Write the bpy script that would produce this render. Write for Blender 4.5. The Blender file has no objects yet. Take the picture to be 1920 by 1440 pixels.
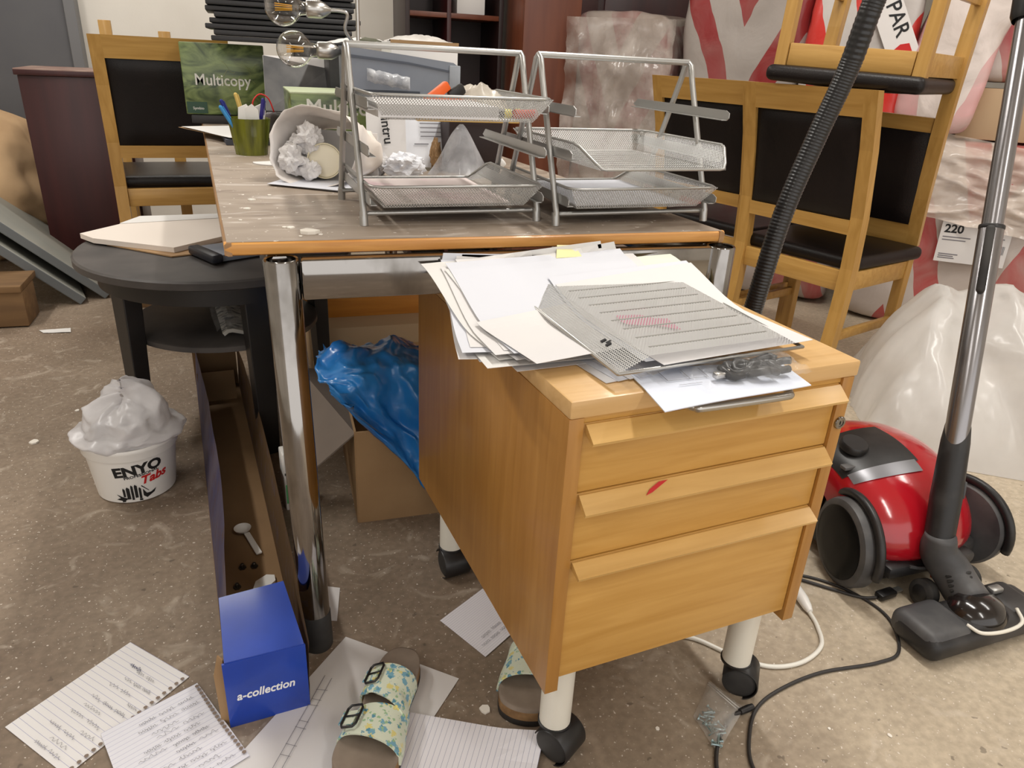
import bpy, bmesh, math, random
from mathutils import Vector, Matrix, Euler, noise
random.seed(7)
scene = bpy.context.scene
COL = scene.collection
PI = math.pi

# ------------------------------------------------------------------ camera
def make_camera():
    yaw, pitch, roll, h, f = -.34178, .41864, .05402, .99981, 1376.78
    r0 = Vector((math.cos(yaw), math.sin(yaw), 0)); f0 = Vector((-math.sin(yaw), math.cos(yaw), 0))
    fw = f0*math.cos(pitch) + Vector((0, 0, -1))*math.sin(pitch)
    u0 = r0.cross(fw)
    r = r0*math.cos(roll) + u0*math.sin(roll); u = -r0*math.sin(roll) + u0*math.cos(roll)
    cam = bpy.data.cameras.new('camera'); o = bpy.data.objects.new('camera', cam); COL.objects.link(o)
    o.matrix_world = Matrix(((r.x, u.x, -fw.x, 0), (r.y, u.y, -fw.y, 0), (r.z, u.z, -fw.z, h), (0, 0, 0, 1)))
    cam.sensor_width = 36; cam.sensor_fit = 'HORIZONTAL'; cam.lens = f*36/1920; cam.clip_start = .02
    scene.camera = o
make_camera()

# ------------------------------------------------------------------ light
def S(r, g, b):
    def c(v):
        v /= 255
        return v/12.92 if v <= .04045 else ((v+.055)/1.055)**2.4
    return (c(r), c(g), c(b), 1)
world = bpy.data.worlds.new('world'); scene.world = world; world.use_nodes = True
world.node_tree.nodes['Background'].inputs[0].default_value = (1, .96, .92, 1)
world.node_tree.nodes['Background'].inputs[1].default_value = 1.1
def strip_lamp(x, y, power, sx=.14, sy=1.5, z=2.72, col=(1, .965, .905)):
    l = bpy.data.lights.new('tube_or_fill_light', 'AREA'); l.shape = 'RECTANGLE'; l.size = sx; l.size_y = sy
    l.energy = power; l.color = col
    o = bpy.data.objects.new('tube_or_fill_light', l); o.location = (x, y, z); COL.objects.link(o)
    return o
strip_lamp(1.14, 1.5, 31, .10)
strip_lamp(1.14, -1.2, 16, .10)
strip_lamp(-.1, 4.0, 19, 1.5, .14)
strip_lamp(3.0, .8, 14)
strip_lamp(-1.5, 2.4, 30)  # unseen fill lamp, added to brighten the left side
strip_lamp(-1.3, -.6, 11)  # second added fill lamp on the left, no visible source
vs = scene.view_settings
vs.view_transform = 'Standard'; vs.look = 'None'; vs.gamma = 1; vs.use_curve_mapping = False; vs.exposure = 0.44

# ------------------------------------------------------------------ helpers
def link(o, parent=None):
    COL.objects.link(o)
    if parent is not None: o.parent = parent
    return o
def tag(o, label, cat, group=None):
    o['label'] = label; o['category'] = cat
    if group: o['group'] = group
    return o
def thing(name, label, cat, loc=(0, 0, 0), rz=0, group=None, rot=None):
    o = bpy.data.objects.new(name, None); o.empty_display_size = .05; link(o)
    o.location = loc; o.rotation_euler = rot if rot else (0, 0, rz)
    return tag(o, label, cat, group)
def obj(name, bm, mat, parent=None, smooth=False, loc=None, rot=None, label=None, kind=None):
    bmesh.ops.recalc_face_normals(bm, faces=bm.faces[:])
    me = bpy.data.meshes.new(name); bm.to_mesh(me); bm.free()
    if smooth == 'auto':
        me.polygons.foreach_set('use_smooth', [True]*len(me.polygons)); me.set_sharp_from_angle(angle=.7)
    elif smooth: me.polygons.foreach_set('use_smooth', [True]*len(me.polygons))
    for m in (mat if isinstance(mat, (list, tuple)) else [mat]): me.materials.append(m)
    o = bpy.data.objects.new(name, me); link(o, parent)
    if loc is not None: o.location = loc
    if rot is not None: o.rotation_euler = rot
    if label: o['label'] = label
    if kind: o['kind'] = kind
    return o
def copy_tree(o, parent=None, label=None, loc=None, rot=None):
    c = o.copy(); link(c, parent)
    if label: c['label'] = label
    if loc is not None: c.location = loc
    if rot is not None: c.rotation_euler = rot
    for ch in list(o.children): copy_tree(ch, c)
    return c
def B(): return bmesh.new()
def box(bm, c, s, bev=0, R=None, seg=2, mi=0):
    n0 = len(bm.faces)
    d = bmesh.ops.create_cube(bm, size=1); vs_ = d['verts']
    for v in vs_: v.co = Vector((v.co.x*s[0], v.co.y*s[1], v.co.z*s[2]))
    if bev:
        es = list({e for v in vs_ for e in v.link_edges})
        r = bmesh.ops.bevel(bm, geom=es, offset=bev, segments=seg, affect='EDGES', profile=.5)
        vs_ = list({v for v in r['verts']} | {v for v in vs_ if v.is_valid})
    T = Matrix.Translation(Vector(c)) @ (R.to_4x4() if R else Matrix())
    bmesh.ops.transform(bm, matrix=T, verts=vs_)
    if mi:
        bm.faces.ensure_lookup_table()
        for f in bm.faces[n0:]: f.material_index = mi
    return vs_
def boxo(name, c, s, mat, parent=None, bev=.002, R=None, **k):
    bm = B(); box(bm, c, s, bev, R); return obj(name, bm, mat, parent, smooth='auto' if bev else False, **k)
def spline(pts, n=8):
    P = [Vector(p) for p in pts]; out = []
    for i in range(len(P)-1):
        a = P[i-1] if i else P[0]*2-P[1]; b, c = P[i], P[i+1]; d = P[i+2] if i+2 < len(P) else c*2-b
        for k in range(n):
            t = k/n
            out.append(.5*((2*b)+(c-a)*t+(2*a-5*b+4*c-d)*t*t+(3*b-a-3*c+d)*t**3))
    out.append(P[-1]); return out
def tube(bm, pts, r, n=10, cap=True, squash=None):
    P = [Vector(p) for p in pts]; N = len(P)
    rr = r if isinstance(r, (list, tuple)) else [r]*N
    t0 = (P[1]-P[0]).normalized(); up = Vector((0, 0, 1)) if abs(t0.z) < .9 else Vector((1, 0, 0))
    x = t0.cross(up).normalized(); rings = []
    for i in range(N):
        t = (P[min(i+1, N-1)]-P[max(i-1, 0)])
        t = t.normalized() if t.length > 1e-9 else t0
        x = (x-t*x.dot(t)); x = x.normalized() if x.length > 1e-6 else t.orthogonal().normalized()
        y = t.cross(x); ring = []
        for k in range(n):
            a = 2*PI*k/n; q = x*math.cos(a)*rr[i]+y*math.sin(a)*rr[i]*(squash or 1)
            ring.append(bm.verts.new(P[i]+q))
        rings.append(ring)
    for a, b in zip(rings, rings[1:]):
        for k in range(n): bm.faces.new((a[k], a[(k+1) % n], b[(k+1) % n], b[k]))
    if cap:
        bm.faces.new(rings[0][::-1]); bm.faces.new(rings[-1])
    return rings
def lathe(bm, prof, n=32, M=None, cap=(False, False), a0=0, a1=2*PI):
    rings = []; full = abs(a1-a0-2*PI) < 1e-6; m = n if full else n+1
    for (r, z) in prof:
        ring = []
        for k in range(m):
            a = a0+(a1-a0)*k/n; v = Vector((r*math.cos(a), r*math.sin(a), z))
            ring.append(bm.verts.new(M @ v if M else v))
        rings.append(ring)
    for a, b in zip(rings, rings[1:]):
        for k in range(n):
            bm.faces.new((a[k], a[(k+1) % m], b[(k+1) % m], b[k]))
    if cap[0]: bm.faces.new(rings[0][::-1])
    if cap[1]: bm.faces.new(rings[-1])
    return rings
def prism(bm, poly, h0, h1, M=None):
    f = lambda p, h: (M @ Vector((p[0], p[1], h))) if M else Vector((p[0], p[1], h))
    a = [bm.verts.new(f(p, h0)) for p in poly]; b = [bm.verts.new(f(p, h1)) for p in poly]
    n = len(poly); bm.faces.new(a[::-1]); bm.faces.new(b)
    for i in range(n): bm.faces.new((a[i], a[(i+1) % n], b[(i+1) % n], b[i]))
    return a+b
YZX = Matrix(((0, 0, 1, 0), (1, 0, 0, 0), (0, 1, 0, 0), (0, 0, 0, 1)))   # prism polygon in (y, z), extruded along x
XZY = Matrix(((1, 0, 0, 0), (0, 0, -1, 0), (0, 1, 0, 0), (0, 0, 0, 1)))  # polygon in (x, z), extruded along -y
def grid(bm, nx, ny, fn, close=False):
    V = [[bm.verts.new(fn(i/nx, j/ny)) for i in range(nx if close else nx+1)] for j in range(ny+1)]
    m = len(V[0])
    for j in range(ny):
        for i in range(nx): bm.faces.new((V[j][i], V[j][(i+1) % m], V[j+1][(i+1) % m], V[j+1][i]))
    return V
def solid(bm, t):
    bmesh.ops.recalc_face_normals(bm, faces=bm.faces[:])
    bmesh.ops.solidify(bm, geom=bm.faces[:], thickness=t)
def nz(x, y=0, z=0, o=3): return noise.fractal(Vector((x, y, z)), 1.0, 2.0, o)
def rg(x, y=0, z=0, o=3): return noise.ridged_multi_fractal(Vector((x, y, z)), 1.0, 2.0, o, 1.0, 2.0)
def quadsheet(name, P, mat, parent=None, z=.001, lift=None, n=10, seed=0, amp=.002, thick=.0005, **k):
    """sheet of paper through four floor/table corners P (x,y) in order"""
    cx = sum(p[0] for p in P)/4; cy = sum(p[1] for p in P)/4
    Q = [Vector((p[0]-cx, p[1]-cy, 0)) for p in P]; bm = B()
    uvl = bm.loops.layers.uv.new('UVMap')
    def fn(u, v):
        p = (Q[0]*(1-u)+Q[1]*u)*(1-v)+(Q[3]*(1-u)+Q[2]*u)*v
        h = amp*(1+nz(u*1.7+seed, v*1.7, seed))*.5 if amp else 0
        if lift: h += lift(u, v)
        return Vector((p.x, p.y, h))
    V = grid(bm, n, n, fn); idx = {}
    for j in range(n+1):
        for i in range(n+1): idx[V[j][i]] = (i/n, j/n)
    for f in bm.faces:
        for l in f.loops: l[uvl].uv = idx[l.vert]
    solid(bm, thick)
    return obj(name, bm, mat, parent, smooth=False, loc=(cx, cy, z), **k)
def text(name, body, size, mat, parent, Mx, bold=0, shear=0, align='LEFT', warp=None, sx=1, depth=.0002):
    cu = bpy.data.curves.new(name, 'FONT'); cu.body = body; cu.size = size; cu.offset = bold*size; cu.shear = shear
    cu.align_x = align; cu.extrude = depth; cu.resolution_u = 3
    t = bpy.data.objects.new(name+'_tmp', cu); COL.objects.link(t)
    dg = bpy.context.evaluated_depsgraph_get()
    me = bpy.data.meshes.new_from_object(t.evaluated_get(dg))
    bpy.data.objects.remove(t); bpy.data.curves.remove(cu)
    for v in me.vertices:
        co = Vector((v.co.x*sx, v.co.y, v.co.z))
        v.co = warp(co) if warp else Mx @ co
    me.materials.clear(); me.materials.append(mat); me.name = name
    o = bpy.data.objects.new(name, me); return link(o, parent)
def frame(o, x, y):
    """matrix with origin o, x axis, y axis (orthonormalised); z = x cross y"""
    x = Vector(x).normalized(); y = Vector(y); y = (y-x*y.dot(x)).normalized(); z = x.cross(y); o = Vector(o)
    return Matrix(((x.x, y.x, z.x, o.x), (x.y, y.y, z.y, o.y), (x.z, y.z, z.z, o.z), (0, 0, 0, 1)))
def ribbon(bm, pts, w, z=0):
    P = [Vector(p) for p in pts]
    for a, b in zip(P, P[1:]):
        d = (b-a)
        if d.length < 1e-6: continue
        n = Vector((-d.y, d.x, 0)).normalized()*w/2
        bm.faces.new([bm.verts.new(q+Vector((0, 0, z))) for q in (a-n, b-n, b+n, a+n)])

# ------------------------------------------------------------------ materials
def mat(name, col, rough=.5, metal=0, col2=None, scale=6, stretch=(1, 1, 1), detail=4, lo=.35, hi=.65, bump=0, bscale=40,
        bstretch=None, coat=0, spec=.5, sss=0, emit=None, dist=0, rough2=None):
    m = bpy.data.materials.new(name); m.use_nodes = True; nt = m.node_tree; N = nt.nodes; L = nt.links
    b = N['Principled BSDF']; b.inputs['Roughness'].default_value = rough; b.inputs['Metallic'].default_value = metal
    b.inputs['Base Color'].default_value = col; b.inputs['Specular IOR Level'].default_value = spec
    if coat: b.inputs['Coat Weight'].default_value = coat; b.inputs['Coat Roughness'].default_value = .12
    tc = N.new('ShaderNodeTexCoord')
    if col2:
        mp = N.new('ShaderNodeMapping'); mp.inputs['Scale'].default_value = stretch; L.new(tc.outputs['Object'], mp.inputs[0])
        n = N.new('ShaderNodeTexNoise'); n.inputs['Scale'].default_value = scale; n.inputs['Detail'].default_value = detail
        n.inputs['Distortion'].default_value = dist; L.new(mp.outputs[0], n.inputs[0])
        r = N.new('ShaderNodeValToRGB'); r.color_ramp.elements[0].position = lo; r.color_ramp.elements[1].position = hi
        r.color_ramp.elements[0].color = col; r.color_ramp.elements[1].color = col2
        L.new(n.outputs[0], r.inputs[0]); L.new(r.outputs[0], b.inputs['Base Color'])
        if rough2 is not None:
            mr = N.new('ShaderNodeMapRange'); mr.inputs[1].default_value = lo; mr.inputs[2].default_value = hi
            mr.inputs[3].default_value = rough; mr.inputs[4].default_value = rough2
            L.new(n.outputs[0], mr.inputs[0]); L.new(mr.outputs[0], b.inputs['Roughness'])
    if bump:
        mp = N.new('ShaderNodeMapping'); mp.inputs['Scale'].default_value = bstretch or stretch; L.new(tc.outputs['Object'], mp.inputs[0])
        n2 = N.new('ShaderNodeTexNoise'); n2.inputs['Scale'].default_value = bscale; n2.inputs['Detail'].default_value = 3
        L.new(mp.outputs[0], n2.inputs[0])
        bu = N.new('ShaderNodeBump'); bu.inputs['Strength'].default_value = bump; bu.inputs['Distance'].default_value = .01
        L.new(n2.outputs[0], bu.inputs['Height']); L.new(bu.outputs[0], b.inputs['Normal'])
    if emit: b.inputs['Emission Color'].default_value = emit; b.inputs['Emission Strength'].default_value = 1
    return m
def film(name, col, amount=.5, rough=.2, scale=14, lo=.3, hi=.7, extra=.35, trans=0):
    """thin plastic film: part see-through, part milky and glossy"""
    m = bpy.data.materials.new(name); m.use_nodes = True; nt = m.node_tree; N = nt.nodes; L = nt.links
    b = N['Principled BSDF']; b.inputs['Base Color'].default_value = col; b.inputs['Roughness'].default_value = rough
    if trans:
        tl = N.new('ShaderNodeBsdfTranslucent'); tl.inputs[0].default_value = col
        mt = N.new('ShaderNodeMixShader'); mt.inputs[0].default_value = trans
        L.new(b.outputs[0], mt.inputs[1]); L.new(tl.outputs[0], mt.inputs[2]); src = mt
    else: src = b
    t = N.new('ShaderNodeBsdfTransparent'); mx = N.new('ShaderNodeMixShader'); o = N['Material Output']
    tc = N.new('ShaderNodeTexCoord'); n = N.new('ShaderNodeTexNoise'); n.inputs['Scale'].default_value = scale; n.inputs['Detail'].default_value = 4
    L.new(tc.outputs['Object'], n.inputs[0])
    mr = N.new('ShaderNodeMapRange'); mr.inputs[1].default_value = lo; mr.inputs[2].default_value = hi
    mr.inputs[3].default_value = max(0, amount-extra); mr.inputs[4].default_value = min(1, amount+extra)
    L.new(n.outputs[0], mr.inputs[0]); L.new(mr.outputs[0], mx.inputs[0])
    L.new(t.outputs[0], mx.inputs[1]); L.new(src.outputs[0], mx.inputs[2]); L.new(mx.outputs[0], o.inputs[0])
    return m
def wood(name, c1, c2, axis='x', rough=.42, scale=9, coat=.15, bump=.04):
    st = {'x': (.12, 1.6, 1.6), 'y': (1.6, .12, 1.6), 'z': (1.6, 1.6, .12)}[axis]
    return mat(name, c1, rough, col2=c2, scale=scale, stretch=tuple(s*4 for s in st), detail=6, lo=.3, hi=.72, coat=coat, bump=bump, bscale=18, dist=.6)
def lined(name, base, line, n, wid=.06, tint=None, margin=0):
    """ruled paper: lines across v of the UV map"""
    m = bpy.data.materials.new(name); m.use_nodes = True; nt = m.node_tree; N = nt.nodes; L = nt.links
    b = N['Principled BSDF']; b.inputs['Roughness'].default_value = .75
    tc = N.new('ShaderNodeTexCoord'); sp = N.new('ShaderNodeSeparateXYZ'); L.new(tc.outputs['UV'], sp.inputs[0])
    mu = N.new('ShaderNodeMath'); mu.operation = 'MULTIPLY'; mu.inputs[1].default_value = n; L.new(sp.outputs[1], mu.inputs[0])
    fr = N.new('ShaderNodeMath'); fr.operation = 'FRACT'; L.new(mu.outputs[0], fr.inputs[0])
    lt = N.new('ShaderNodeMath'); lt.operation = 'LESS_THAN'; lt.inputs[1].default_value = wid; L.new(fr.outputs[0], lt.inputs[0])
    mx = N.new('ShaderNodeMix'); mx.data_type = 'RGBA'; mx.inputs[6].default_value = base; mx.inputs[7].default_value = line
    L.new(lt.outputs[0], mx.inputs[0]); L.new(mx.outputs[2], b.inputs['Base Color'])
    return m

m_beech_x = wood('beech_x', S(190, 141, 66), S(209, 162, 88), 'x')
m_beech_z_shaded = wood('beech_z_shaded', S(164, 114, 50), S(182, 132, 66), 'z', rough=.38)  # cabinet side panels: same beech with their shade mixed into the colour
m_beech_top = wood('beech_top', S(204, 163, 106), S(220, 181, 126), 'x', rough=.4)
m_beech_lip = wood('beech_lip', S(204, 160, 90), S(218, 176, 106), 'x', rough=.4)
m_chair_z = wood('chair_wood_z', S(172, 130, 64), S(192, 150, 82), 'z')
m_chair_x = wood('chair_wood_x', S(174, 132, 66), S(194, 152, 84), 'x')
m_leather = mat('black_leather', S(17, 13, 13), .40, col2=S(26, 20, 19), scale=5, bump=.12, bscale=300, spec=.3)
m_chrome = mat('chrome', S(160, 157, 154), .08, 1, col2=S(100, 95, 88), scale=16, lo=.45, hi=.8, rough2=.26, stretch=(1, 1, .6))  # dark mottling in the colour stands in for dim reflections
m_steel = mat('satin_steel', S(188, 186, 182), .28, 1)
m_silver = mat('silver_paint', S(176, 175, 172), .34, .75)
m_mesh = mat('silver_mesh', S(206, 206, 204), .38, .35)
m_white_metal = mat('white_tube', S(228, 224, 212), .35)
m_black = mat('black_plastic', S(26, 25, 26), .4, col2=S(38, 36, 36), scale=30)
m_blackdust = mat('dusty_black_plastic', S(30, 29, 30), .45, col2=S(88, 84, 82), scale=9, lo=.45, hi=.85, detail=6, rough2=.7)
m_greydust = mat('dusty_grey_plastic', S(64, 64, 66), .5, col2=S(104, 102, 101), scale=11, lo=.4, hi=.8)
m_rubber = mat('rubber', S(34, 33, 33), .7, col2=S(60, 58, 56), scale=14)
m_blacktable = mat('black_stained_wood', S(22, 20, 20), .42, col2=S(34, 31, 30), scale=7)
m_dusttop = mat('dusty_black_top', S(50, 47, 46), .55, col2=S(82, 77, 74), scale=5, detail=6)
m_paper = mat('white_paper', S(222, 219, 217), .75, col2=S(214, 212, 213), scale=3)
m_paper2 = mat('cream_paper', S(218, 216, 213), .75)
m_paper3 = mat('cool_paper', S(212, 214, 222), .7)
m_ink = mat('print_ink', S(24, 24, 26), .6)
m_penblue = mat('pen_ink', S(70, 72, 104), .7)
m_pengrey = mat('pencil', S(120, 118, 124), .7)
m_kraft = mat('kraft_board', S(166, 134, 96), .8, col2=S(150, 118, 82), scale=5, bump=.05, bscale=60)
m_kraft_in = mat('brown_board_inside', S(142, 112, 78), .82, col2=S(128, 100, 68), scale=5)
m_greyboard = mat('grey_board', S(120, 108, 98), .8, col2=S(106, 95, 86), scale=4)
m_blue_card = mat('blue_printed_board', S(24, 66, 172), .35, col2=S(20, 56, 150), scale=8, coat=.2)
m_lilac_card = mat('scuffed_blue_board', S(92, 92, 134), .5, col2=S(132, 122, 140), scale=7, detail=6)
m_white_plastic = mat('white_plastic', S(236, 234, 230), .3)
m_red = mat('red_gloss', S(178, 20, 34), .16, coat=.7, col2=S(160, 16, 30), scale=5, bump=.03, bscale=90)
m_redprint = mat('red_print', S(196, 30, 30), .5)
m_orange = mat('orange_plastic', S(226, 96, 30), .4)
m_yellow = mat('yellow_plastic', S(226, 206, 60), .4)
m_pink = mat('pink_note', S(226, 96, 150), .8)
m_green_card = mat('green_sticker', S(104, 196, 130), .6)
m_bluebag = mat('blue_plastic_bag', S(22, 108, 190), .26, col2=S(52, 140, 214), scale=6, spec=.7)
m_bag_white = film('white_bin_bag', S(232, 230, 232), .86, .3, 10, extra=.12, trans=.3)
m_clear = film('clear_film', S(220, 220, 220), .17, .08, 22, extra=.17)
m_milky = film('milky_sheet', S(238, 236, 233), .84, .24, 4, extra=.15, trans=.35)
m_wrap = film('stretch_wrap', S(200, 190, 182), .4, .15, 9, extra=.3)
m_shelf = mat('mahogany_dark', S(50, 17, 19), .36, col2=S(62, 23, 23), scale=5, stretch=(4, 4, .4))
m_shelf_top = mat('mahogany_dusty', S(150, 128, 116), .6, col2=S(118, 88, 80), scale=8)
m_mahog = mat('mahogany_brown', S(108, 58, 36), .4, col2=S(92, 46, 28), scale=5, stretch=(4, 4, .4))  # reddish brown wood of the tall cabinet and upper bookcase shelves
m_interior = mat('dark_interior', S(34, 14, 12), .5)
m_greyslab = mat('grey_slab', S(148, 150, 144), .5, col2=S(166, 164, 154), scale=2.2, detail=5)
m_greyedge = mat('grey_edge', S(104, 108, 110), .5)
m_roughwood = mat('rough_pallet_wood', S(128, 98, 64), .8, col2=S(104, 78, 50), scale=7, stretch=(.4, 3, 3))
m_sack = mat('beige_cloth', S(196, 164, 126), .9, col2=S(178, 146, 110), scale=4, bump=.1, bscale=30)
m_grey_plastic = mat('grey_plastic', S(112, 118, 130), .35, col2=S(126, 132, 142), scale=5)
m_glass = None
# ------------------------------------------------------------------ structure
def floor_material():
    m = bpy.data.materials.new('concrete'); m.use_nodes = True; nt = m.node_tree; N = nt.nodes; L = nt.links
    b = N['Principled BSDF']; b.inputs['Roughness'].default_value = .62; b.inputs['Specular IOR Level'].default_value = .35
    tc = N.new('ShaderNodeTexCoord')
    def noise_(s, d=5, dist=0):
        n = N.new('ShaderNodeTexNoise'); n.inputs['Scale'].default_value = s; n.inputs['Detail'].default_value = d
        n.inputs['Distortion'].default_value = dist; L.new(tc.outputs['Object'], n.inputs[0]); return n.outputs[0]
    def ramp(src, p0, p1, c0, c1):
        r = N.new('ShaderNodeValToRGB'); e = r.color_ramp.elements; e[0].position = p0; e[1].position = p1; e[0].color = c0; e[1].color = c1
        L.new(src, r.inputs[0]); return r.outputs[0]
    def mix(a, b_, f, mode='MIX'):
        x = N.new('ShaderNodeMix'); x.data_type = 'RGBA'; x.blend_type = mode; L.new(a, x.inputs[6])
        if hasattr(b_, 'links'): L.new(b_, x.inputs[7])
        else: x.inputs[7].default_value = b_
        if hasattr(f, 'links'): L.new(f, x.inputs[0])
        else: x.inputs[0].default_value = f
        return x.outputs[2]
    base = ramp(noise_(1.6, 6, .8), .3, .7, S(126, 109, 93), S(152, 136, 118))
    blot = ramp(noise_(5, 6, 1.2), .45, .7, (0, 0, 0, 1), (1, 1, 1, 1))
    c = mix(base, S(140, 124, 107), blot)
    # colour paled towards the vacuum cleaner side: brighter lamplight painted into the dusty floor
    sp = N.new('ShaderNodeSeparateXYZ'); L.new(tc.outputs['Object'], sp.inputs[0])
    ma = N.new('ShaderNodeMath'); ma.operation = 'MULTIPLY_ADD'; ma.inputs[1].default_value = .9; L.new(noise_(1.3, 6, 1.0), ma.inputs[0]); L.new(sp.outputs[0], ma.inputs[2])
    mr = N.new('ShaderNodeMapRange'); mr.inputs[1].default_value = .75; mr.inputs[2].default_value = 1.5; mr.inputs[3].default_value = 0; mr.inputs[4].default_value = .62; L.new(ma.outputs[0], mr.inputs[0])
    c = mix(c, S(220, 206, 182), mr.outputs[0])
    mott = ramp(noise_(9, 8, .6), .35, .68, (.80, .79, .78, 1), (1.08, 1.08, 1.08, 1)); c = mix(c, mott, .4, 'MULTIPLY')
    fine = ramp(noise_(70, 3), .35, .7, (.66, .65, .64, 1), (1.14, 1.14, 1.14, 1))
    c = mix(c, fine, .5, 'MULTIPLY')
    dust = ramp(noise_(11, 10, 2.0), .58, .78, (0, 0, 0, 1), (.55, .55, .55, 1))
    c = mix(c, S(206, 194, 178), dust)
    speck = ramp(noise_(150, 2), .66, .71, (0, 0, 0, 1), (.85, .85, .85, 1))
    c = mix(c, S(220, 210, 198), speck)
    dark = ramp(noise_(48, 2), .70, .74, (0, 0, 0, 1), (.5, .5, .5, 1))
    c = mix(c, S(70, 60, 52), dark)
    L.new(c, b.inputs['Base Color'])
    bu = N.new('ShaderNodeBump'); bu.inputs['Strength'].default_value = .18; bu.inputs['Distance'].default_value = .004
    L.new(noise_(55, 5), bu.inputs['Height']); L.new(bu.outputs[0], b.inputs['Normal'])
    return m
def structure(name, bm, m, **k):
    o = obj(name, bm, m, **k); o['kind'] = 'structure'; return o
WX0, WX1, WY0, WY1, WH = -3.2, 4.6, -3.2, 5.0, 2.8
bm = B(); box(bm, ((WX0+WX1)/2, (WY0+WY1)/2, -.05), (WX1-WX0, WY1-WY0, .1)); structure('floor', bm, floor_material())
m_wall = mat('painted_wall', S(226, 221, 212), .8, col2=S(216, 210, 200), scale=2, bump=.03, bscale=80)
bm = B(); box(bm, ((WX0+WX1)/2, WY1+.05, WH/2), (WX1-WX0+.2, .1, WH)); structure('wall_back', bm, m_wall)
bm = B(); box(bm, (WX0-.05, (WY0+WY1)/2, WH/2), (.1, WY1-WY0, WH)); structure('wall_left', bm, m_wall)
bm = B(); box(bm, (WX1+.05, (WY0+WY1)/2, WH/2), (.1, WY1-WY0, WH)); structure('wall_right', bm, m_wall)
m_ceil = mat('ceiling_paint', S(214, 208, 198), .85, col2=S(206, 200, 190), scale=3)
bm = B(); box(bm, ((WX0+WX1)/2, (WY0+WY1)/2, WH+.05), (WX1-WX0+.2, WY1-WY0, .1)); structure('ceiling', bm, m_ceil)
m_door = mat('grey_door', S(92, 92, 95), .5, col2=S(86, 86, 90), scale=3)
door = structure('door_1', (lambda b_: (box(b_, (-1.5, 4.955, 1.05), (1.22, .09, 2.1), .004), b_)[1])(B()), m_door)
bm = B()
box(bm, (-.865, 4.945, 1.07), (.055, .11, 2.14), .004); box(bm, (-2.135, 4.945, 1.07), (.055, .11, 2.14), .004); box(bm, (-1.5, 4.945, 2.125), (1.33, .11, .05), .004)
obj('door_frame', bm, mat('grey_frame', S(112, 112, 114), .45), door)

# ------------------------------------------------------------------ big table
TB = [(-.052, 1.099), (.770, 1.096), (.568, 3.10), (-.177, 3.10)]
tab = thing('conference_table', 'dusty wooden table with oak edge and chrome tube legs', 'table', (0, 0, 0))
def table_top_mat():
    m = mat('dusty_tabletop', S(146, 131, 116), .5, col2=S(166, 151, 136), scale=3.2, stretch=(1, 2.2, 1), detail=7, dist=1.0)
    nt = m.node_tree; N = nt.nodes; L = nt.links; b = N['Principled BSDF']
    tc = N.new('ShaderNodeTexCoord'); mp = N.new('ShaderNodeMapping'); mp.inputs['Scale'].default_value = (2.2, 9, 1); L.new(tc.outputs['Object'], mp.inputs[0])
    n = N.new('ShaderNodeTexNoise'); n.inputs['Scale'].default_value = 2.4; n.inputs['Detail'].default_value = 9; n.inputs['Distortion'].default_value = 1.6; L.new(mp.outputs[0], n.inputs[0])
    r = N.new('ShaderNodeValToRGB'); e = r.color_ramp.elements; e[0].position = .56; e[1].position = .72; e[0].color = (0, 0, 0, 1); e[1].color = (.75, .75, .75, 1); L.new(n.outputs[0], r.inputs[0])
    old = b.inputs['Base Color'].links[0].from_socket
    mx = N.new('ShaderNodeMix'); mx.data_type = 'RGBA'; L.new(old, mx.inputs[6]); mx.inputs[7].default_value = S(206, 197, 188); L.new(r.outputs[0], mx.inputs[0])
    n2 = N.new('ShaderNodeTexNoise'); n2.inputs['Scale'].default_value = 1.7; n2.inputs['Detail'].default_value = 8; n2.inputs['Distortion'].default_value = 2; L.new(mp.outputs[0], n2.inputs[0])
    r2 = N.new('ShaderNodeValToRGB'); e = r2.color_ramp.elements; e[0].position = .56; e[1].position = .66; e[0].color = (0, 0, 0, 1); e[1].color = (.8, .8, .8, 1); L.new(n2.outputs[0], r2.inputs[0])
    m2 = N.new('ShaderNodeMix'); m2.data_type = 'RGBA'; L.new(mx.outputs[2], m2.inputs[6]); m2.inputs[7].default_value = S(128, 112, 98); L.new(r2.outputs[0], m2.inputs[0])
    n3 = N.new('ShaderNodeTexNoise'); n3.inputs['Scale'].default_value = 90; n3.inputs['Detail'].default_value = 2; L.new(tc.outputs['Object'], n3.inputs[0])
    r3 = N.new('ShaderNodeValToRGB'); e = r3.color_ramp.elements; e[0].position = .7; e[1].position = .74; e[0].color = (0, 0, 0, 1); e[1].color = (.9, .9, .9, 1); L.new(n3.outputs[0], r3.inputs[0])
    m3 = N.new('ShaderNodeMix'); m3.data_type = 'RGBA'; L.new(m2.outputs[2], m3.inputs[6]); m3.inputs[7].default_value = S(232, 226, 218); L.new(r3.outputs[0], m3.inputs[0])
    L.new(m3.outputs[2], b.inputs['Base Color'])
    return m
def inset(P, d):
    cx = sum(p[0] for p in P)/4; cy = sum(p[1] for p in P)/4
    return [(p[0]-d*(1 if p[0] > cx else -1), p[1]-d*(1 if p[1] > cy else -1)) for p in P]
bm = B(); prism(bm, inset(TB, .004), .7208, .7402); obj('tabletop', bm, table_top_mat(), tab)
m_oak = wood('oak_edge', S(190, 128, 58), S(216, 158, 84), 'x', scale=14)
m_oaky = wood('oak_edge_side', S(150, 112, 74), S(176, 138, 96), 'y', scale=12)
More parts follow.
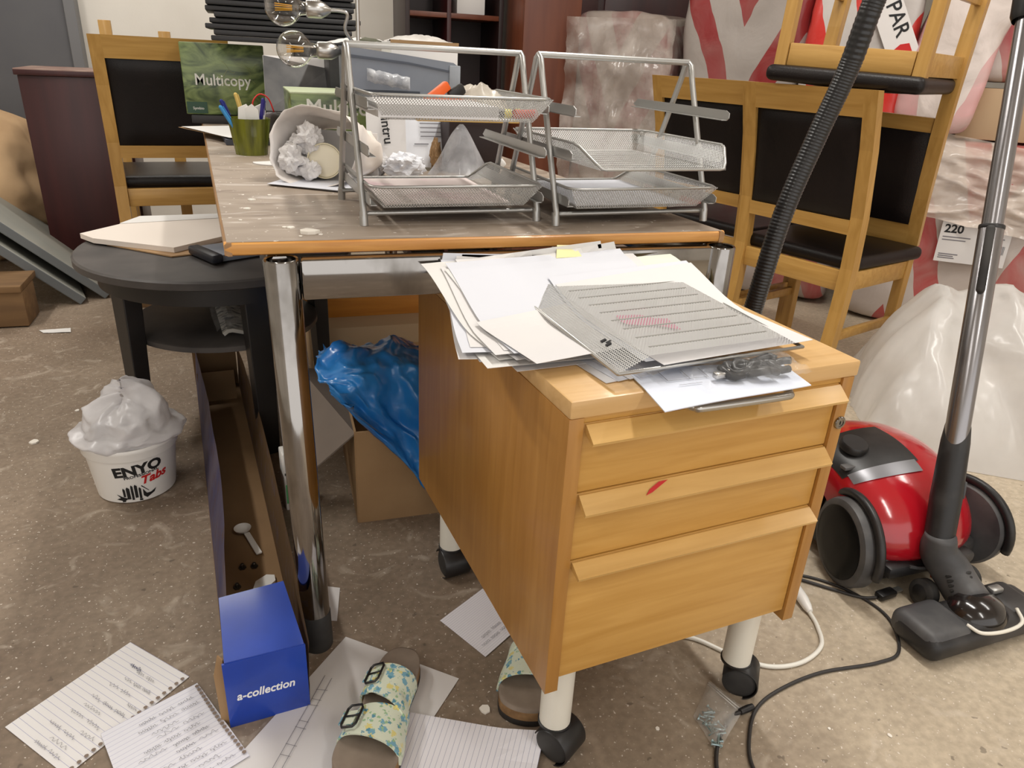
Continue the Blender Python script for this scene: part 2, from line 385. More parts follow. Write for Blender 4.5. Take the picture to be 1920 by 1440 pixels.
def edge_piece(a, b, m):
    a = Vector((a[0], a[1], 0)); b = Vector((b[0], b[1], 0)); d = (b-a).normalized(); n = Vector((d.y, -d.x, 0))
    bm = B(); prof = [(-.006, .7202), (.0, .7202), (.0035, .7225), (.0045, .730), (.0035, .737), (0, .7398), (-.006, .7398)]
    A = [bm.verts.new(a+n*(p-.0045)+Vector((0, 0, z))) for p, z in prof]; C_ = [bm.verts.new(b+n*(p-.0045)+Vector((0, 0, z))) for p, z in prof]
    k = len(prof); bm.faces.new(A[::-1]); bm.faces.new(C_)
    for i in range(k): bm.faces.new((A[i], A[(i+1) % k], C_[(i+1) % k], C_[i]))
    return obj('edge_strip', bm, m, tab, smooth='auto')
edge_piece(TB[0], TB[1], m_oak); edge_piece(TB[1], TB[2], m_oaky); edge_piece(TB[2], TB[3], m_oak); edge_piece(TB[3], TB[0], m_oaky)
def table_leg(top, bot):
    t, b = Vector(top), Vector(bot); bm = B(); d = (b-t).normalized()
    M_ = Matrix.Translation(t) @ Vector((0, 0, -1)).rotation_difference(d).to_matrix().to_4x4(); L_ = (b-t).length
    lathe(bm, [(.0205, -.012), (.0205, -.001), (.0235, 0), (.025, -.002), (.025, -L_+.075)], 40, M_, cap=(True, True))
    leg = obj('leg', bm, m_chrome, tab, smooth='auto')
    bm = B(); lathe(bm, [(.0252, -L_+.078), (.0262, -L_+.076), (.0262, -L_+.004), (.0245, -L_)], 32, M_, cap=(True, True)); obj('rubber_foot', bm, m_rubber, leg, smooth='auto')
table_leg((.0235, 1.083, .7198), (.0355, 1.079, 0)); table_leg((.7533, 1.0775, .7198), (.7533, 1.0775, 0))
table_leg((-.08, 2.98, .7198), (-.08, 2.98, 0)); table_leg((.50, 2.98, .7198), (.50, 2.98, 0))
def rail(a, b):
    a = Vector(a); b = Vector(b); bm = B(); L_ = (b-a).length; ang = math.atan2(b.y-a.y, b.x-a.x)
    box(bm, (a+b)/2, (L_, .03, .060), .004, Matrix.Rotation(ang, 3, 'Z')); return obj('chrome_rail', bm, m_chrome, tab, smooth='auto')
rail((.05, 1.084, .689), (.735, 1.081, .689)); rail((.02, 1.10, .689), (-.075, 2.96, .689)); rail((.745, 1.10, .689), (.505, 2.96, .689)); rail((-.06, 2.98, .689), (.48, 2.98, .689))

# ------------------------------------------------------------------ mobile drawer cabinet
TH = .08608
cab = thing('drawer_cabinet', 'beech drawer cabinet on white tube legs with black casters', 'cabinet', (.3142, .682, 0), TH)
W, Dp, z0, z1 = .439, .596, .204, .6485
boxo('side_panel', (.010, Dp/2, (z0+.6255)/2), (.020, Dp, .6255-z0), m_beech_z_shaded, cab, .001)
boxo('side_panel', (W-.010, Dp/2, (z0+.6255)/2), (.020, Dp, .6255-z0), m_beech_z_shaded, cab, .001)
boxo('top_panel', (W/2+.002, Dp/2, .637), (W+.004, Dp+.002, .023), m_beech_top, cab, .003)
boxo('back_panel', (W/2, Dp-.008, (z0+.6255)/2), (W-.04, .014, .6255-z0), m_beech_x, cab, .001)
boxo('bottom_panel', (W/2, Dp/2+.01, .232), (W-.04, Dp-.04, .016), m_beech_x, cab, .001)
boxo('front_strip', (W/2, .012, .6215), (W-.0402, .016, .009), m_beech_x, cab, .0005)
def drawer(zb, zt, lip):
    bm = B(); box(bm, (W/2, .013, (zb+zt)/2), (W-.043, .018, zt-zb), .0015); d = obj('drawer_front', bm, m_beech_x, cab, smooth='auto')
    bm = B()   # slanted grip lip: a wedge that leans out and down
    prism(bm, [(.004, zt-.001), (.001, zt-.001), (-.019, zt-lip), (-.0175, zt-lip-.004), (.006, zt-.010)], .0235, W-.0225, YZX)
    obj('grip_lip', bm, m_beech_lip, d); return d
drawer(.522, .6165, .0165); d2 = drawer(.4215, .520, .0175); drawer(.224, .4195, .0125)
bm = B(); grid(bm, 10, 1, lambda u, v: Vector((.118+.036*u, -.0011-.0185*((.004*math.sin(u*3)+.006*v)/.0175), .519-(.0045*math.sin(u*3)*(1-v)+.0075*v*(1-.5*u)))))
bm.free()
bm = B(); V = [bm.verts.new((.112, -.0125, .5096)), bm.verts.new((.122, -.0108, .5112)), bm.verts.new((.150, -.0018, .5192)), bm.verts.new((.136, -.0022, .5190)), bm.verts.new((.120, -.0072, .5142))]
bm.faces.new(V); solid(bm, .0003); obj('red_pen_mark', bm, m_redprint, d2, label='short red marker stroke')
bm = B(); lathe(bm, [(.0095, 0), (.0095, .002), (.0085, .0032), (.0055, .0032), (.0052, .0022), (.001, .0022)], 24, Matrix.Translation((.431, -.0002, .556)) @ Matrix.Rotation(PI/2, 4, 'X'), cap=(False, True))
lk = obj('lock', bm, m_chrome, cab, smooth='auto')
boxo('keyhole', (.431, -.0026, .556), (.0012, .001, .005), m_black, lk, 0)
bm = B(); hp = [(.140, .004, .638), (.140, -.026, .638), (.146, -.037, .638), (.158, -.041, .638), (.272, -.041, .636), (.286, -.037, .636), (.292, -.026, .637), (.292, .004, .638)]
tube(bm, spline(hp, 6), .0052, 12); obj('bent_handle', bm, m_steel, cab, smooth=True, label='bent steel rod handle')
def caster(x, y, ang):
    bm = B(); Mx = Matrix.Translation((x, y, 0))
    lathe(bm, [(.0245, .0605), (.0245, .236)], 28, Mx, cap=(True, True)); leg = obj('tube_leg', bm, m_white_metal, cab, smooth='auto')
    bm = B(); lathe(bm, [(.0255, .056), (.0265, .0575), (.0265, .061), (.025, .062)], 28, Mx, cap=(True, True)); obj('leg_collar', bm, m_black, leg, smooth='auto')
    R = Matrix.Translation((x, y, 0)) @ Matrix.Rotation(ang, 4, 'Z') @ Matrix.Translation((0, -.012, .0285))
    bm = B()   # hooded twin wheel: hood around the upper part, two wheel discs
    for k in range(1):
        prof = [(-.027, .0295), (-.0255, .0305), (.0255, .0305), (.027, .0295)]
        lathe(bm, [(r, h) for h, r in prof], 26, R @ Matrix.Rotation(PI/2, 4, 'Y'), a0=PI*.62, a1=PI*1.92)
    solid(bm, -.0015); tube(bm, [R @ Vector((0, .012, .020)), R @ Vector((0, .012, .032))], .012, 14)
    h = obj('caster_hood', bm, m_black, leg, smooth='auto')
    for s in (-1, 1):
        bm = B(); prof = [(.0, s*.0262), (.020, s*.0262), (.024, s*.0250), (.0285, s*.0225), (.0285, s*.006), (.0, s*.006)]
        lathe(bm, prof, 30, R @ Matrix.Rotation(PI/2, 4, 'Y')); bmesh.ops.remove_doubles(bm, verts=bm.verts[:], dist=1e-5)
        obj('wheel', bm, m_rubber, leg, smooth='auto')
caster(.062, .070, .50); caster(.417, .072, .80); caster(.055, .590-.045, .05); caster(.385, .545, .4)

# ------------------------------------------------------------------ wire mesh trays
def lattice(bm, o, ex, ey, poly, pitch=.0036, w=.0014, ang=(.9, -.9)):
    o = Vector(o); ex = Vector(ex); ey = Vector(ey)
    n = len(poly)
    for a in ang:
        d = (math.cos(a), math.sin(a)); nn = (-d[1], d[0])
        c = [p[0]*nn[0]+p[1]*nn[1] for p in poly]; k = min(c)+pitch*.5
        while k < max(c):
            ts = []
            for i in range(n):
                p, q = poly[i], poly[(i+1) % n]; cp, cq = c[i]-k, c[(i+1) % n]-k
                if (cp < 0) != (cq < 0):
                    t = cp/(cp-cq); ts.append(((p[0]+(q[0]-p[0])*t)*d[0]+(p[1]+(q[1]-p[1])*t)*d[1]))
            if len(ts) >= 2 and max(ts)-min(ts) > .001:
                vs_ = []
                for t, s in ((min(ts), -1), (max(ts), -1), (max(ts), 1), (min(ts), 1)):
                    x = d[0]*t+nn[0]*(k+s*w/2); y = d[1]*t+nn[1]*(k+s*w/2)
                    vs_.append(bm.verts.new(o+ex*x+ey*y))
                bm.faces.new(vs_)
            k += pitch
TW, TDp, TH_, FL = .288, .325, .036, .024
def make_tray(parent, name='tray', M4=None):
    """tray with three flared mesh walls; the open front is at local y=0; bottom at z=0"""
    bx0, bx1, by1 = FL, TW-FL, TDp-FL
    bm = B()
    lattice(bm, (0, 0, 0), (1, 0, 0), (0, 1, 0), [(bx0, 0), (bx1, 0), (bx1, by1), (bx0, by1)])
    s = math.hypot(FL, TH_)
    e = Vector((-FL, 0, TH_))/s; lattice(bm, (bx0, 0, 0), (0, 1, 0), e, [(.0, 0), (by1, 0), (TDp, s), (.045, s)])
    e = Vector((FL, 0, TH_))/s; lattice(bm, (bx1, 0, 0), (0, 1, 0), e, [(.0, 0), (by1, 0), (TDp, s), (.045, s)])
    e = Vector((0, FL, TH_))/s; lattice(bm, (0, by1, 0), (1, 0, 0), e, [(bx0, 0), (bx1, 0), (TW, s), (0, s)])
    t = thing(name, 'x', 'letter tray'); parent = t
    obj('mesh_basket', bm, m_mesh, t, kind='stuff')
    bm = B(); zz = TH_
    pts = [(bx0+.012, 0, .001), (bx0+.004, .001, .002), (bx0-.004, .010, .010), (.004, .040, zz-.004), (0, .055, zz), (0, TDp-.02, zz), (.005, TDp-.005, zz), (.02, TDp, zz),
           (TW-.02, TDp, zz), (TW-.005, TDp-.005, zz), (TW, TDp-.02, zz), (TW, .055, zz), (TW-.004, .040, zz-.004), (bx1+.004, .010, .010), (bx1-.004, .001, .002), (bx1-.012, 0, .001), (bx0+.012, 0, .001)]
    if M4: pts = [M4 @ Vector(p) for p in pts]
    tube(bm, pts, .0024, 8, cap=False); obj('rim_wire', bm, m_silver, t, smooth=True)
    bm = B()
    for i in range(9):
        y = .03+i*.03
        q = [(bx0+.02, y, .0006), (bx1-.02, y, .0006)]
        if M4: q = [M4 @ Vector(p) for p in q]
        tube(bm, q, .0010, 6, squash=.6)
    obj('floor_rib', bm, m_silver, t, kind='stuff')
    return t
def stand(label, loc, rz, w=.300):
    st = thing('desk_tray_stand', label, 'tray stand', loc, rz, 'letter tray stands on the table')
    d, h = .231, .266
    bm = B(); L_ = [(0, 0, .004), (0, d*.42, h-.03), (0, d*.46, h-.006), (0, d*.5, h), (0, d*.54, h-.006), (0, d*.58, h-.03), (0, d, .004)]
    for x, nm in ((0, 'side_frame'), (w, 'side_frame')):
        bm = B(); tube(bm, [Vector(p)+Vector((x, 0, 0)) for p in [(0, 0, .0), (0, 0, .02)]+L_[1:-1]+[(0, d, .02), (0, d, 0)]], .0052, 12)
        for yy in (0, d):
            tube(bm, [(x, yy, 0), (x, yy+(.003 if yy == 0 else -.003), .022)], .0068, 12)
        sf = obj(nm, bm, m_silver, st, smooth='auto')
        s = 1 if x == 0 else -1
        for zb in (.045, .118, .186):
            bm = B(); tilt = .0
            prism(bm, [(-.035, zb-.004), (-.03, zb-.008), (.275, zb-.008), (.29, zb-.003), (.275, zb+.008), (-.025, zb+.008), (-.035, zb+.004)], x+s*.004, x+s*.0055, YZX)
            box(bm, (x+s*.010, .125, zb-.0075), (.012, .31, .0012))
            obj('bracket', bm, m_greydust if False else m_silver, sf)
    bm = B(); tube(bm, [(0, d*.5, h), (w, d*.5, h)], .0052, 12); obj('top_rod', bm, m_silver, st, smooth='auto')
    bm = B(); tube(bm, [(0, .008, .018), (w, .008, .018)], .0038, 10); obj('cross_rod', bm, m_silver, st, smooth='auto')
    bm = B(); tube(bm, [(0, d-.008, .018), (w, d-.008, .018)], .0038, 10); obj('cross_rod', bm, m_silver, st, smooth='auto')
    return st
def place_tray(stand_loc, rz, x, y, z, rev, label, rx=0):
    t = make_tray(None, 'letter_tray')
    R = Matrix.Translation(stand_loc) @ Matrix.Rotation(rz, 4, 'Z') @ Matrix.Translation((x, y, z))
    if rev: R = R @ Matrix.Translation((TW, TDp, 0)) @ Matrix.Rotation(PI, 4, 'Z')
    R = R @ Matrix.Rotation(rx, 4, 'X')
    t.matrix_world = R; tag(t, label, 'letter tray', 'wire mesh letter trays'); return t
SL, SR = Vector((.158, 1.1945, .74)), Vector((.478, 1.166, .74))
stand('silver letter tray stand whose top slot holds a filled mesh tray', SL, .04)
stand('silver letter tray stand with an empty top bracket', SR, .05)
place_tray(SL, .04, .006, -.035, .030, True, 'mesh tray lying lowest in the stand beside the paper bag, pinkish sheet inside')
place_tray(SL, .04, .006, -.055, .165, True, 'mesh tray in a top slot holding scissors and batteries')
place_tray(SR, .05, .008, -.035, .030, True, 'mesh tray lying lowest in the stand at the table corner, white sheets inside')
place_tray(SR, .05, .012, -.075, .102, False, 'empty mesh tray in a middle slot with its open front pulled out', rx=-.01)
# ------------------------------------------------------------------ dining chairs
def make_chair(label, loc, rz, rot=None, group='wooden chairs with black leather'):
    t = thing('dining_chair', label, 'chair', loc, rz, group, rot)
    hw = .205
    for s in (-1, 1):
        bm = B()
        prof = [(-.232, 0), (-.200, 0), (-.166, .30), (-.160, .44), (-.172, .60), (-.212, .80), (-.262, .965), (-.292, .965), (-.245, .80), (-.207, .60), (-.197, .44), (-.203, .30)]
        prism(bm, prof, s*hw-.021, s*hw+.021, YZX); obj('back_post', bm, m_chair_z, t)
        bm = B(); box(bm, (s*(hw-.004), .195, .215), (.036, .036, .43), .003); obj('front_leg', bm, m_chair_z, t)
        boxo('side_apron', (s*(hw-.002), .005, .395), (.022, .36, .062), m_chair_x, t, .002)
        boxo('stretcher', (s*(hw-.002), .0, .208), (.018, .37, .030), m_chair_x, t, .002)
    boxo('front_apron', (0, .197, .395), (2*hw-.05, .022, .062), m_chair_x, t, .002)
    boxo('rear_apron', (0, -.178, .395), (2*hw-.042, .022, .066), m_chair_x, t, .002)
    a = -.30
    bm = B(); prism(bm, [(-.292, .965), (-.262, .965), (-.240, .890), (-.270, .890)], -hw+.02, hw-.02, YZX); obj('top_rail', bm, m_chair_x, t)
    bm = B(); prism(bm, [(-.204, .545), (-.172, .545), (-.176, .590), (-.209, .590)], -hw+.02, hw-.02, YZX); obj('lower_rail', bm, m_chair_x, t)
    bm = B()
    def cushion(w0, w1, y0, y1, z, h, fn):
        pass
    # padded back panel between the rails
    def back(u, v, s):
        x = (-hw+.020)+(2*hw-.04)*u; zz = .588+(.305)*v
        yc = -.190-(.035*((v)**1)+.020*v*v); e = min(u, 1-u, v*.7, (1-v)*.7)
        puff = .012+.012*min(1, e/.10)**.5
        return Vector((x, yc+s*puff, zz))
    for s in (-1, 1): grid(bm, 14, 14, lambda u, v: back(u, v, s))
    bmesh.ops.remove_doubles(bm, verts=bm.verts[:], dist=.0002)
    obj('back_panel', bm, m_leather, t, smooth=True)
    bm = B(); vs_ = box(bm, (0, .037, .449), (.43, .412, .046), .019, seg=4)
    bmesh.ops.subdivide_edges(bm, edges=[e for e in bm.edges if e.calc_length() > .2], cuts=10, use_grid_fill=True)
    for v in bm.verts:
        k = 1+.07*(v.co.y+.17)/.41; v.co.x *= k
        if v.co.z > .46: v.co.z += .010*max(0, 1-(v.co.x/.2)**2)*max(0, 1-((v.co.y-.037)/.2)**2)
    obj('seat_cushion', bm, m_leather, t, smooth=True)
    return t
RZ = math.atan2(-.95, .31)
A_c = (1.865, 2.065, 0)
chA = make_chair('upright wooden chair with black leather back, black hose hanging in front of it', A_c, RZ)
chB = copy_tree(chA, None, 'upright wooden chair half hidden behind the desk tray stand at the table corner', (1.772, 2.516, 0), (0, 0, RZ))
# third chair upside down, its seat lying on the backs of the two and its own back hanging down behind them
chC = copy_tree(chA, None, 'upside-down wooden chair stacked on the backs of two upright chairs')
chC.rotation_euler = (0, PI-.035, RZ+PI+.20); chC.location = (1.84, 1.99, 1.438)
chD = copy_tree(chA, None, 'wooden chair with black leather back standing behind the green carton', (-.305, 3.39, .036), (0, 0, .08))
fbd = boxo('floor_board', (-.305, 3.40, .018), (.50, .50, .036), m_roughwood, None, .003); tag(fbd, 'rough board on the floor under the chair behind the green carton', 'board')
for k, (x, y, zt_) in enumerate(((-.535, 3.70, 1.055), (-.315, 3.70, 1.025))):
    o = boxo('wooden_lath', (0, 0, zt_/2), (.046, .022, zt_), m_chair_z, None, .002, loc=(x, y, 0)); tag(o, ['longer wooden lath standing behind the chair, next to the dark red cabinet', 'shorter wooden lath standing behind the chair beside the green carton'][k], 'lath')

# ------------------------------------------------------------------ round black side table
st = thing('side_table', 'round black side table with a lower shelf and dusty top', 'table', (-.111, 2.089, 0))
bm = B(); lathe(bm, [(.340, .476), (.346, .479), (.346, .495), (.341, .4995), (.0001, .50)], 72, cap=(True, False)); obj('tabletop', bm, m_dusttop, st, smooth='auto')
bm = B(); lathe(bm, [(.292, .425), (.298, .425), (.298, .478), (.292, .478)], 60); obj('apron_ring', bm, m_blacktable, st, smooth='auto')
bm = B(); lathe(bm, [(.240, .285), (.244, .287), (.244, .300), (.240, .303), (.0001, .303)], 60, cap=(True, False)); obj('lower_shelf', bm, m_dusttop, st, smooth='auto')
for a in (-72, -146, 18, 98):
    a = math.radians(a); R_ = Matrix.Rotation(a, 3, 'Z'); bm = B()
    vs_ = box(bm, (0, 0, .24), (.048, .066, .48), .003)
    for v in vs_:
        k = 1-.32*(1-v.co.z/.48)
        v.co = R_ @ Vector((v.co.x*k+.272-.010*(v.co.z/.48), v.co.y*k, v.co.z))
    obj('leg', bm, m_blacktable, st)
def on_side_table(z=.551): pass
o = quadsheet('folder', [(-.383, 2.117), (-.217, 1.972), (.022, 2.067), (-.022, 2.244)], m_kraft, z=.5040, amp=0, thick=.003); tag(o, 'brown kraft folder under the white pad on the side table', 'folder')
bm = B(); prism(bm, [(-.455, 2.19), (-.415, 2.13), (-.213, 2.005), (-.05, 2.17), (-.05, 2.35), (-.20, 2.40), (-.33, 2.36)], 0, .013)
pad = obj('paper_pad', bm, mat('white_pad', S(222, 212, 202), .7), loc=(0, 0, .5045)); tag(pad, 'thick white paper pad lying on the round side table', 'paper pad')
o = quadsheet('folder', [(-.375, 2.30), (-.335, 2.40), (-.12, 2.42), (-.10, 2.36)], m_paper2, z=.5185, amp=.001, thick=.001); tag(o, 'cream sheet lying on the pad at the back', 'paper')
bn = thing('ring_binder', 'grey and black plastic binder lying on the side table under the table corner', 'binder', (-.075, 1.985, .501), .5)
boxo('cover', (0, 0, .010), (.17, .12, .018), m_grey_plastic, bn, .004); boxo('clip_bar', (-.075, -.01, .014), (.03, .13, .022), mat('navy_black_plastic', S(30, 32, 40), .4), bn, .006); boxo('label_holder', (.03, .03, .021), (.05, .03, .004), m_black, bn, .001)
np_ = thing('newspaper', 'folded newspaper in clear plastic on the lower shelf', 'newspaper', (-.06, 2.01, .3035), .25)
bm = B(); V = grid(bm, 12, 8, lambda u, v: Vector(((u-.5)*.16+.02*v, (v-.5)*.17, .012+.022*v+.008*math.sin(u*9)+.006*nz(u*5, v*5)))); solid(bm, .01)
obj('folded_pages', bm, mat('newsprint', S(180, 176, 168), .7, col2=S(90, 90, 92), scale=30, lo=.5, hi=.62, stretch=(1, 3, 1)), np_)
bm = B(); grid(bm, 16, 12, lambda u, v: Vector(((u-.5)*.19+.02*v, (v-.5)*.19, .022+.022*v+.010*math.sin(u*9)+.014*nz(u*7, v*7, 3)))); obj('plastic_sleeve', bm, m_clear, np_, smooth=True)

# ------------------------------------------------------------------ white bucket with bin bag
bk = thing('bucket', 'white plastic bucket printed with black and red lettering, lined with a white bag', 'bucket', (-.338, 1.735, 0), 0)
bm = B(); lathe(bm, [(.0001, 0), (.080, 0), (.086, .004), (.0985, .118), (.1035, .119), (.1045, .122), (.1045, .135), (.1055, .137), (.1055, .143), (.103, .146), (.0985, .145), (.0975, .12), (.084, .010), (.0001, .010)], 64)
bmesh.ops.remove_doubles(bm, verts=bm.verts[:], dist=1e-5); obj('pail', bm, m_white_plastic, bk, smooth='auto')
dirn = math.atan2(-1.735, .338)+.03   # towards the viewer's side
def cyl(z_):
    return .0868+(.0985-.0868)*(z_-.004)/.114
def bucket_warp(dx, dz, rot, a_off):
    def w(co):
        x = co.x*math.cos(rot)-co.y*math.sin(rot)+dx; y = co.x*math.sin(rot)+co.y*math.cos(rot)+dz
        r = cyl(y)+.0004+co.z; a = dirn+a_off+x/.094
        return Vector((r*math.cos(a), r*math.sin(a), y))
    return w
I = Matrix()
text('lettering', 'ENYO', .035, m_ink, bk, I, bold=.045, warp=bucket_warp(-.050, .076, .10, 0), sx=1.12)
text('lettering', 'PROFESSIONAL', .0098, m_ink, bk, I, bold=.02, warp=bucket_warp(-.030, .069, .13, 0), sx=1.15)
text('lettering', 'Tabs', .030, m_redprint, bk, I, bold=.03, shear=.35, warp=bucket_warp(.002, .050, .13, 0), sx=1.1)
bm = B()   # small black drawing of stacked dishes
def bp(x, z, dr=.0006):
    z = z*1.25-.004; r = cyl(z)+dr; a = dirn+x*1.3/.094; return Vector((r*math.cos(a), r*math.sin(a), z))
def bpoly(P): bm.faces.new([bm.verts.new(bp(x, z)) for x, z in P])
for x0, z0_, w_, h_ in ((-.024, .014, .006, .024), (-.016, .012, .004, .030), (-.010, .016, .005, .026), (-.003, .013, .004, .022), (-.030, .020, .004, .016)):
    bpoly([(x0, z0_), (x0+w_, z0_), (x0+w_, z0_+h_), (x0+w_*.3, z0_+h_+.004), (x0, z0_+h_)])
bpoly([(.004, .018), (.010, .012), (.024, .020), (.028, .028), (.018, .022), (.010, .022), (.004, .034)]); bpoly([(-.044, .014), (-.030, .010), (-.022, .016), (-.032, .020), (-.042, .026), (-.036, .018)])
bpoly([(-.034, .008), (.002, .008), (.002, .012), (-.034, .012)]); bpoly([(.002, .040), (.014, .026), (.0145, .027), (.003, .042)])
obj('printed_drawing', bm, m_ink, bk)
bg = thing('bin_bag', 'crumpled white bin bag bulging out of the white bucket', 'plastic bag', (-.338, 1.735, .10))
bm = B()
def bagf(u, v):
    a = 2*PI*u; t = v
    r = .094*(1-.0*t) if t < .15 else .094+.020*math.sin(min(1, (t-.15)/.3)*PI)*(1+.6*math.sin(a*2+1))
    if t > .45: r *= max(.02, 1-((t-.45)/.55)**2.2)
    z = .02+t*.115 if t < .5 else .0775+.075*math.sin((t-.5)/.5*PI/2)*(1+.35*math.cos(a-1.1)) 
    cr = rg(math.cos(a)*1.5+3, math.sin(a)*1.5, t*2.2, 2)-1.0
    r += .013*cr*min(1, t*3)+.006*nz(math.cos(a)*4, math.sin(a)*4, t*8); z += .020*(rg(math.cos(a)*1.1, math.sin(a)*1.1+9, t*1.6, 2)-1.0)*min(1, t*2)
    return Vector((r*math.cos(a), r*math.sin(a), z))
grid(bm, 64, 40, bagf, close=True); obj('crumpled_film', bm, m_bag_white, bg, smooth=True)

# ------------------------------------------------------------------ long blue carton
lb = thing('long_carton', 'long open narrow carton, blue end printed with white lettering', 'box', (-.114, .932, 0), .088)
LW, LL, LH, tk = .125, 1.36, .132, .0035
boxo('bottom_panel', (LW/2, LL/2, .003), (LW, LL, .004), m_kraft_in, lb, 0)
def side_sheet(name, x, bulge, m_out):
    bm = B()
    def f(u, v): return Vector((x+bulge*(.3+.7*math.sin(PI*u))*(v)**1.2+.004*nz(u*4, v*2, x*9)*v, u*LL, .001+v*(LH+.004*nz(u*5, 3, x)-.014*max(0, .03-abs(u-.42))/.03*0)))
    grid(bm, 40, 6, f); bmesh.ops.solidify(bm, geom=bm.faces[:], thickness=tk)
    o = obj(name, bm, [m_out, m_kraft_in], lb)
    for p in o.data.polygons:
        if p.normal.x*(1 if x > LW/2 else -1) > .3 or abs(p.normal.z) > .6: p.material_index = 1
    return o
side_sheet('side_panel', 0.0, .034, m_lilac_card); side_sheet('side_panel', LW, .020, m_lilac_card)
boxo('far_end_panel', (LW/2, LL, LH/2), (LW, .004, LH), m_kraft_in, lb, 0)
boxo('inner_flap', (LW/2-.004, LL-.10, .046), (LW-.02, .004, .088), m_kraft_in, lb, 0, R=Matrix.Rotation(-.35, 3, 'X'))
boxo('near_end_panel', (LW/2, 0, LH/2), (LW, .004, LH), m_blue_card, lb, .0008)
bm = B(); prism(bm, [(.004, -.001), (LW-.002, -.001), (LW-.012, .158), (.006, .150)], 0, .0035); fl = obj('end_flap', bm, m_blue_card, lb, loc=(0, 0, LH-.001), rot=(.03, 0, 0))
bm = B(); prism(bm, [(-.012, .0), (.004, 0), (.004, LH), (-.004, LH+.008), (-.014, LH*.75)], 0, .003, Matrix.Translation((0, .06, 0)) @ YZX.inverted().to_3x3().to_4x4() if False else XZY); obj('torn_flap', bm, m_kraft, lb, loc=(0, .012, 0), rot=(0, 0, -.5))
text('lettering', 'a-collection', .0225, mat('white_print', S(240, 240, 240), .5), lb, frame((.015, -.0024, .054), (1, 0, .0), (0, 0, 1)), bold=.02, shear=.2, sx=.84)
def on_box(x, y): return Matrix.Translation((-.114, .932, 0)) @ Matrix.Rotation(.088, 4, 'Z') @ Vector((x, y, .0055))
sp = thing('plastic_spoon', 'white plastic measuring spoon lying inside the long carton', 'spoon', on_box(.065, .525), .30)
bm = B(); lathe(bm, [(.0001, .0035), (.010, .004), (.016, .008), (.0185, .013), (.0175, .013), (.014, .009), (.008, .0055), (.0001, .005)], 28); obj('bowl', bm, m_white_plastic, sp, smooth='auto')
boxo('handle', (.004, -.058, .006), (.013, .085, .005), m_white_plastic, sp, .002)
bm = B(); prism(bm, [(.0, 0), (.03, -.004), (.046, .008), (.048, .026), (.034, .034), (.010, .022)], 0, .006); sc = obj('plastic_scoop', bm, m_white_plastic, loc=on_box(.066, .315), rot=(0, 0, .2)); tag(sc, 'small white plastic piece by the folded blue flap', 'plastic piece')
for k, (x, y) in enumerate(((.053, .397), (.076, .393), (.038, .337))):
    bm = B(); ang = [(.0075*math.cos(i*PI/3), .0075*math.sin(i*PI/3)) for i in range(6)]
    prism(bm, ang, 0, .004); lathe(bm, [(.0042, .004), (.0042, .010), (.003, .011), (.0001, .011)], 12)
    tag(obj('bolt', bm, mat('bolt_steel', S(90, 86, 80), .4, .8), loc=on_box(x, y)), 'small steel bolt standing inside the long carton', 'bolt', 'bolts in the carton')

# ------------------------------------------------------------------ things under the table
cb = thing('cardboard_box', 'brown cardboard box under the table holding a blue plastic bag', 'box', (.157, 1.445, 0), -.02)
CW, CD, CH = .40, .34, .235
boxo('front_panel', (CW/2, 0, CH/2), (CW, .005, CH), m_kraft, cb, 0); boxo('rear_panel', (CW/2, CD, CH/2), (CW, .005, CH), m_kraft, cb, 0)
boxo('side_panel', (0, CD/2, CH/2), (.005, CD, CH), m_kraft, cb, 0); boxo('side_panel', (CW, CD/2, CH/2), (.005, CD, CH), m_kraft, cb, 0); boxo('bottom_panel', (CW/2, CD/2, .004), (CW, CD, .005), m_kraft, cb, 0)
bm = B(); V = [bm.verts.new(p) for p in ((.0, .0, CH-.002), (-.10, .02, CH-.10), (-.105, .30, CH+.04), (0, CD, CH-.002))]; bm.faces.new(V); solid(bm, .004); obj('side_flap', bm, m_greyboard, cb)
bb = thing('blue_bag', 'crumpled blue plastic bag spilling from the cardboard box under the table', 'plastic bag', (.157, 1.445, 0))
bm = B()
def bluef(u, v):   # u across left-right, v from far rim over the top and down the front
    x = -.035+u*.36
    x += -.035*math.sin(v*PI)*(1-u)
    if v < .5:
        t = v/.5; y = .31-.33*t; z = .30+.10*math.sin(t*PI*.6)
    else:
        t = (v-.5)/.5; y = -.02-.025*math.sin(t*PI*.6); z = .395-(.05+.50*u)*t
    h = .042*(rg(u*1.6+v*1.1, v*1.9-u*1.3, 4)-1.1)+.012*nz(u*9, v*9, 2)
    x += .012*nz(u*4, v*6, 8)
    return Vector((x, y-h*.8*(v > .3), z+h*(1-.5*v)))
grid(bm, 70, 80, bluef); solid(bm, .0008); obj('crumpled_film', bm, m_bluebag, bb, smooth=True)
pl = boxo('plank', (.42, 2.37, .245), (.62, .022, .12), wood('orange_plank', S(196, 132, 52), S(178, 114, 44), 'x'), None, .002); tag(pl, 'orange wood plank standing on edge on a carton behind the blue bag', 'plank')
fb = thing('flat_carton', 'flat pale cardboard carton lying behind the blue bag', 'box', (.42, 2.345, 0)); m_palekraft = mat('pale_board', S(178, 152, 120), .8)
boxo('carton_body', (0, .12, .0925), (.60, .42, .185), m_palekraft, fb, .003); boxo('tape_strip', (0, -.0905, .10), (.60, .0008, .04), mat('parcel_tape', S(168, 134, 94), .3), fb, 0)
gs = thing('green_white_carton', 'small white and green carton standing between the long carton and the chrome leg', 'box', (.035, 1.56, 0), .15)
boxo('carton_body', (0, 0, .075), (.075, .045, .15), m_white_plastic, gs, .003); boxo('green_label', (0, -.023, .045), (.070, .0015, .05), m_green_card, gs, 0)
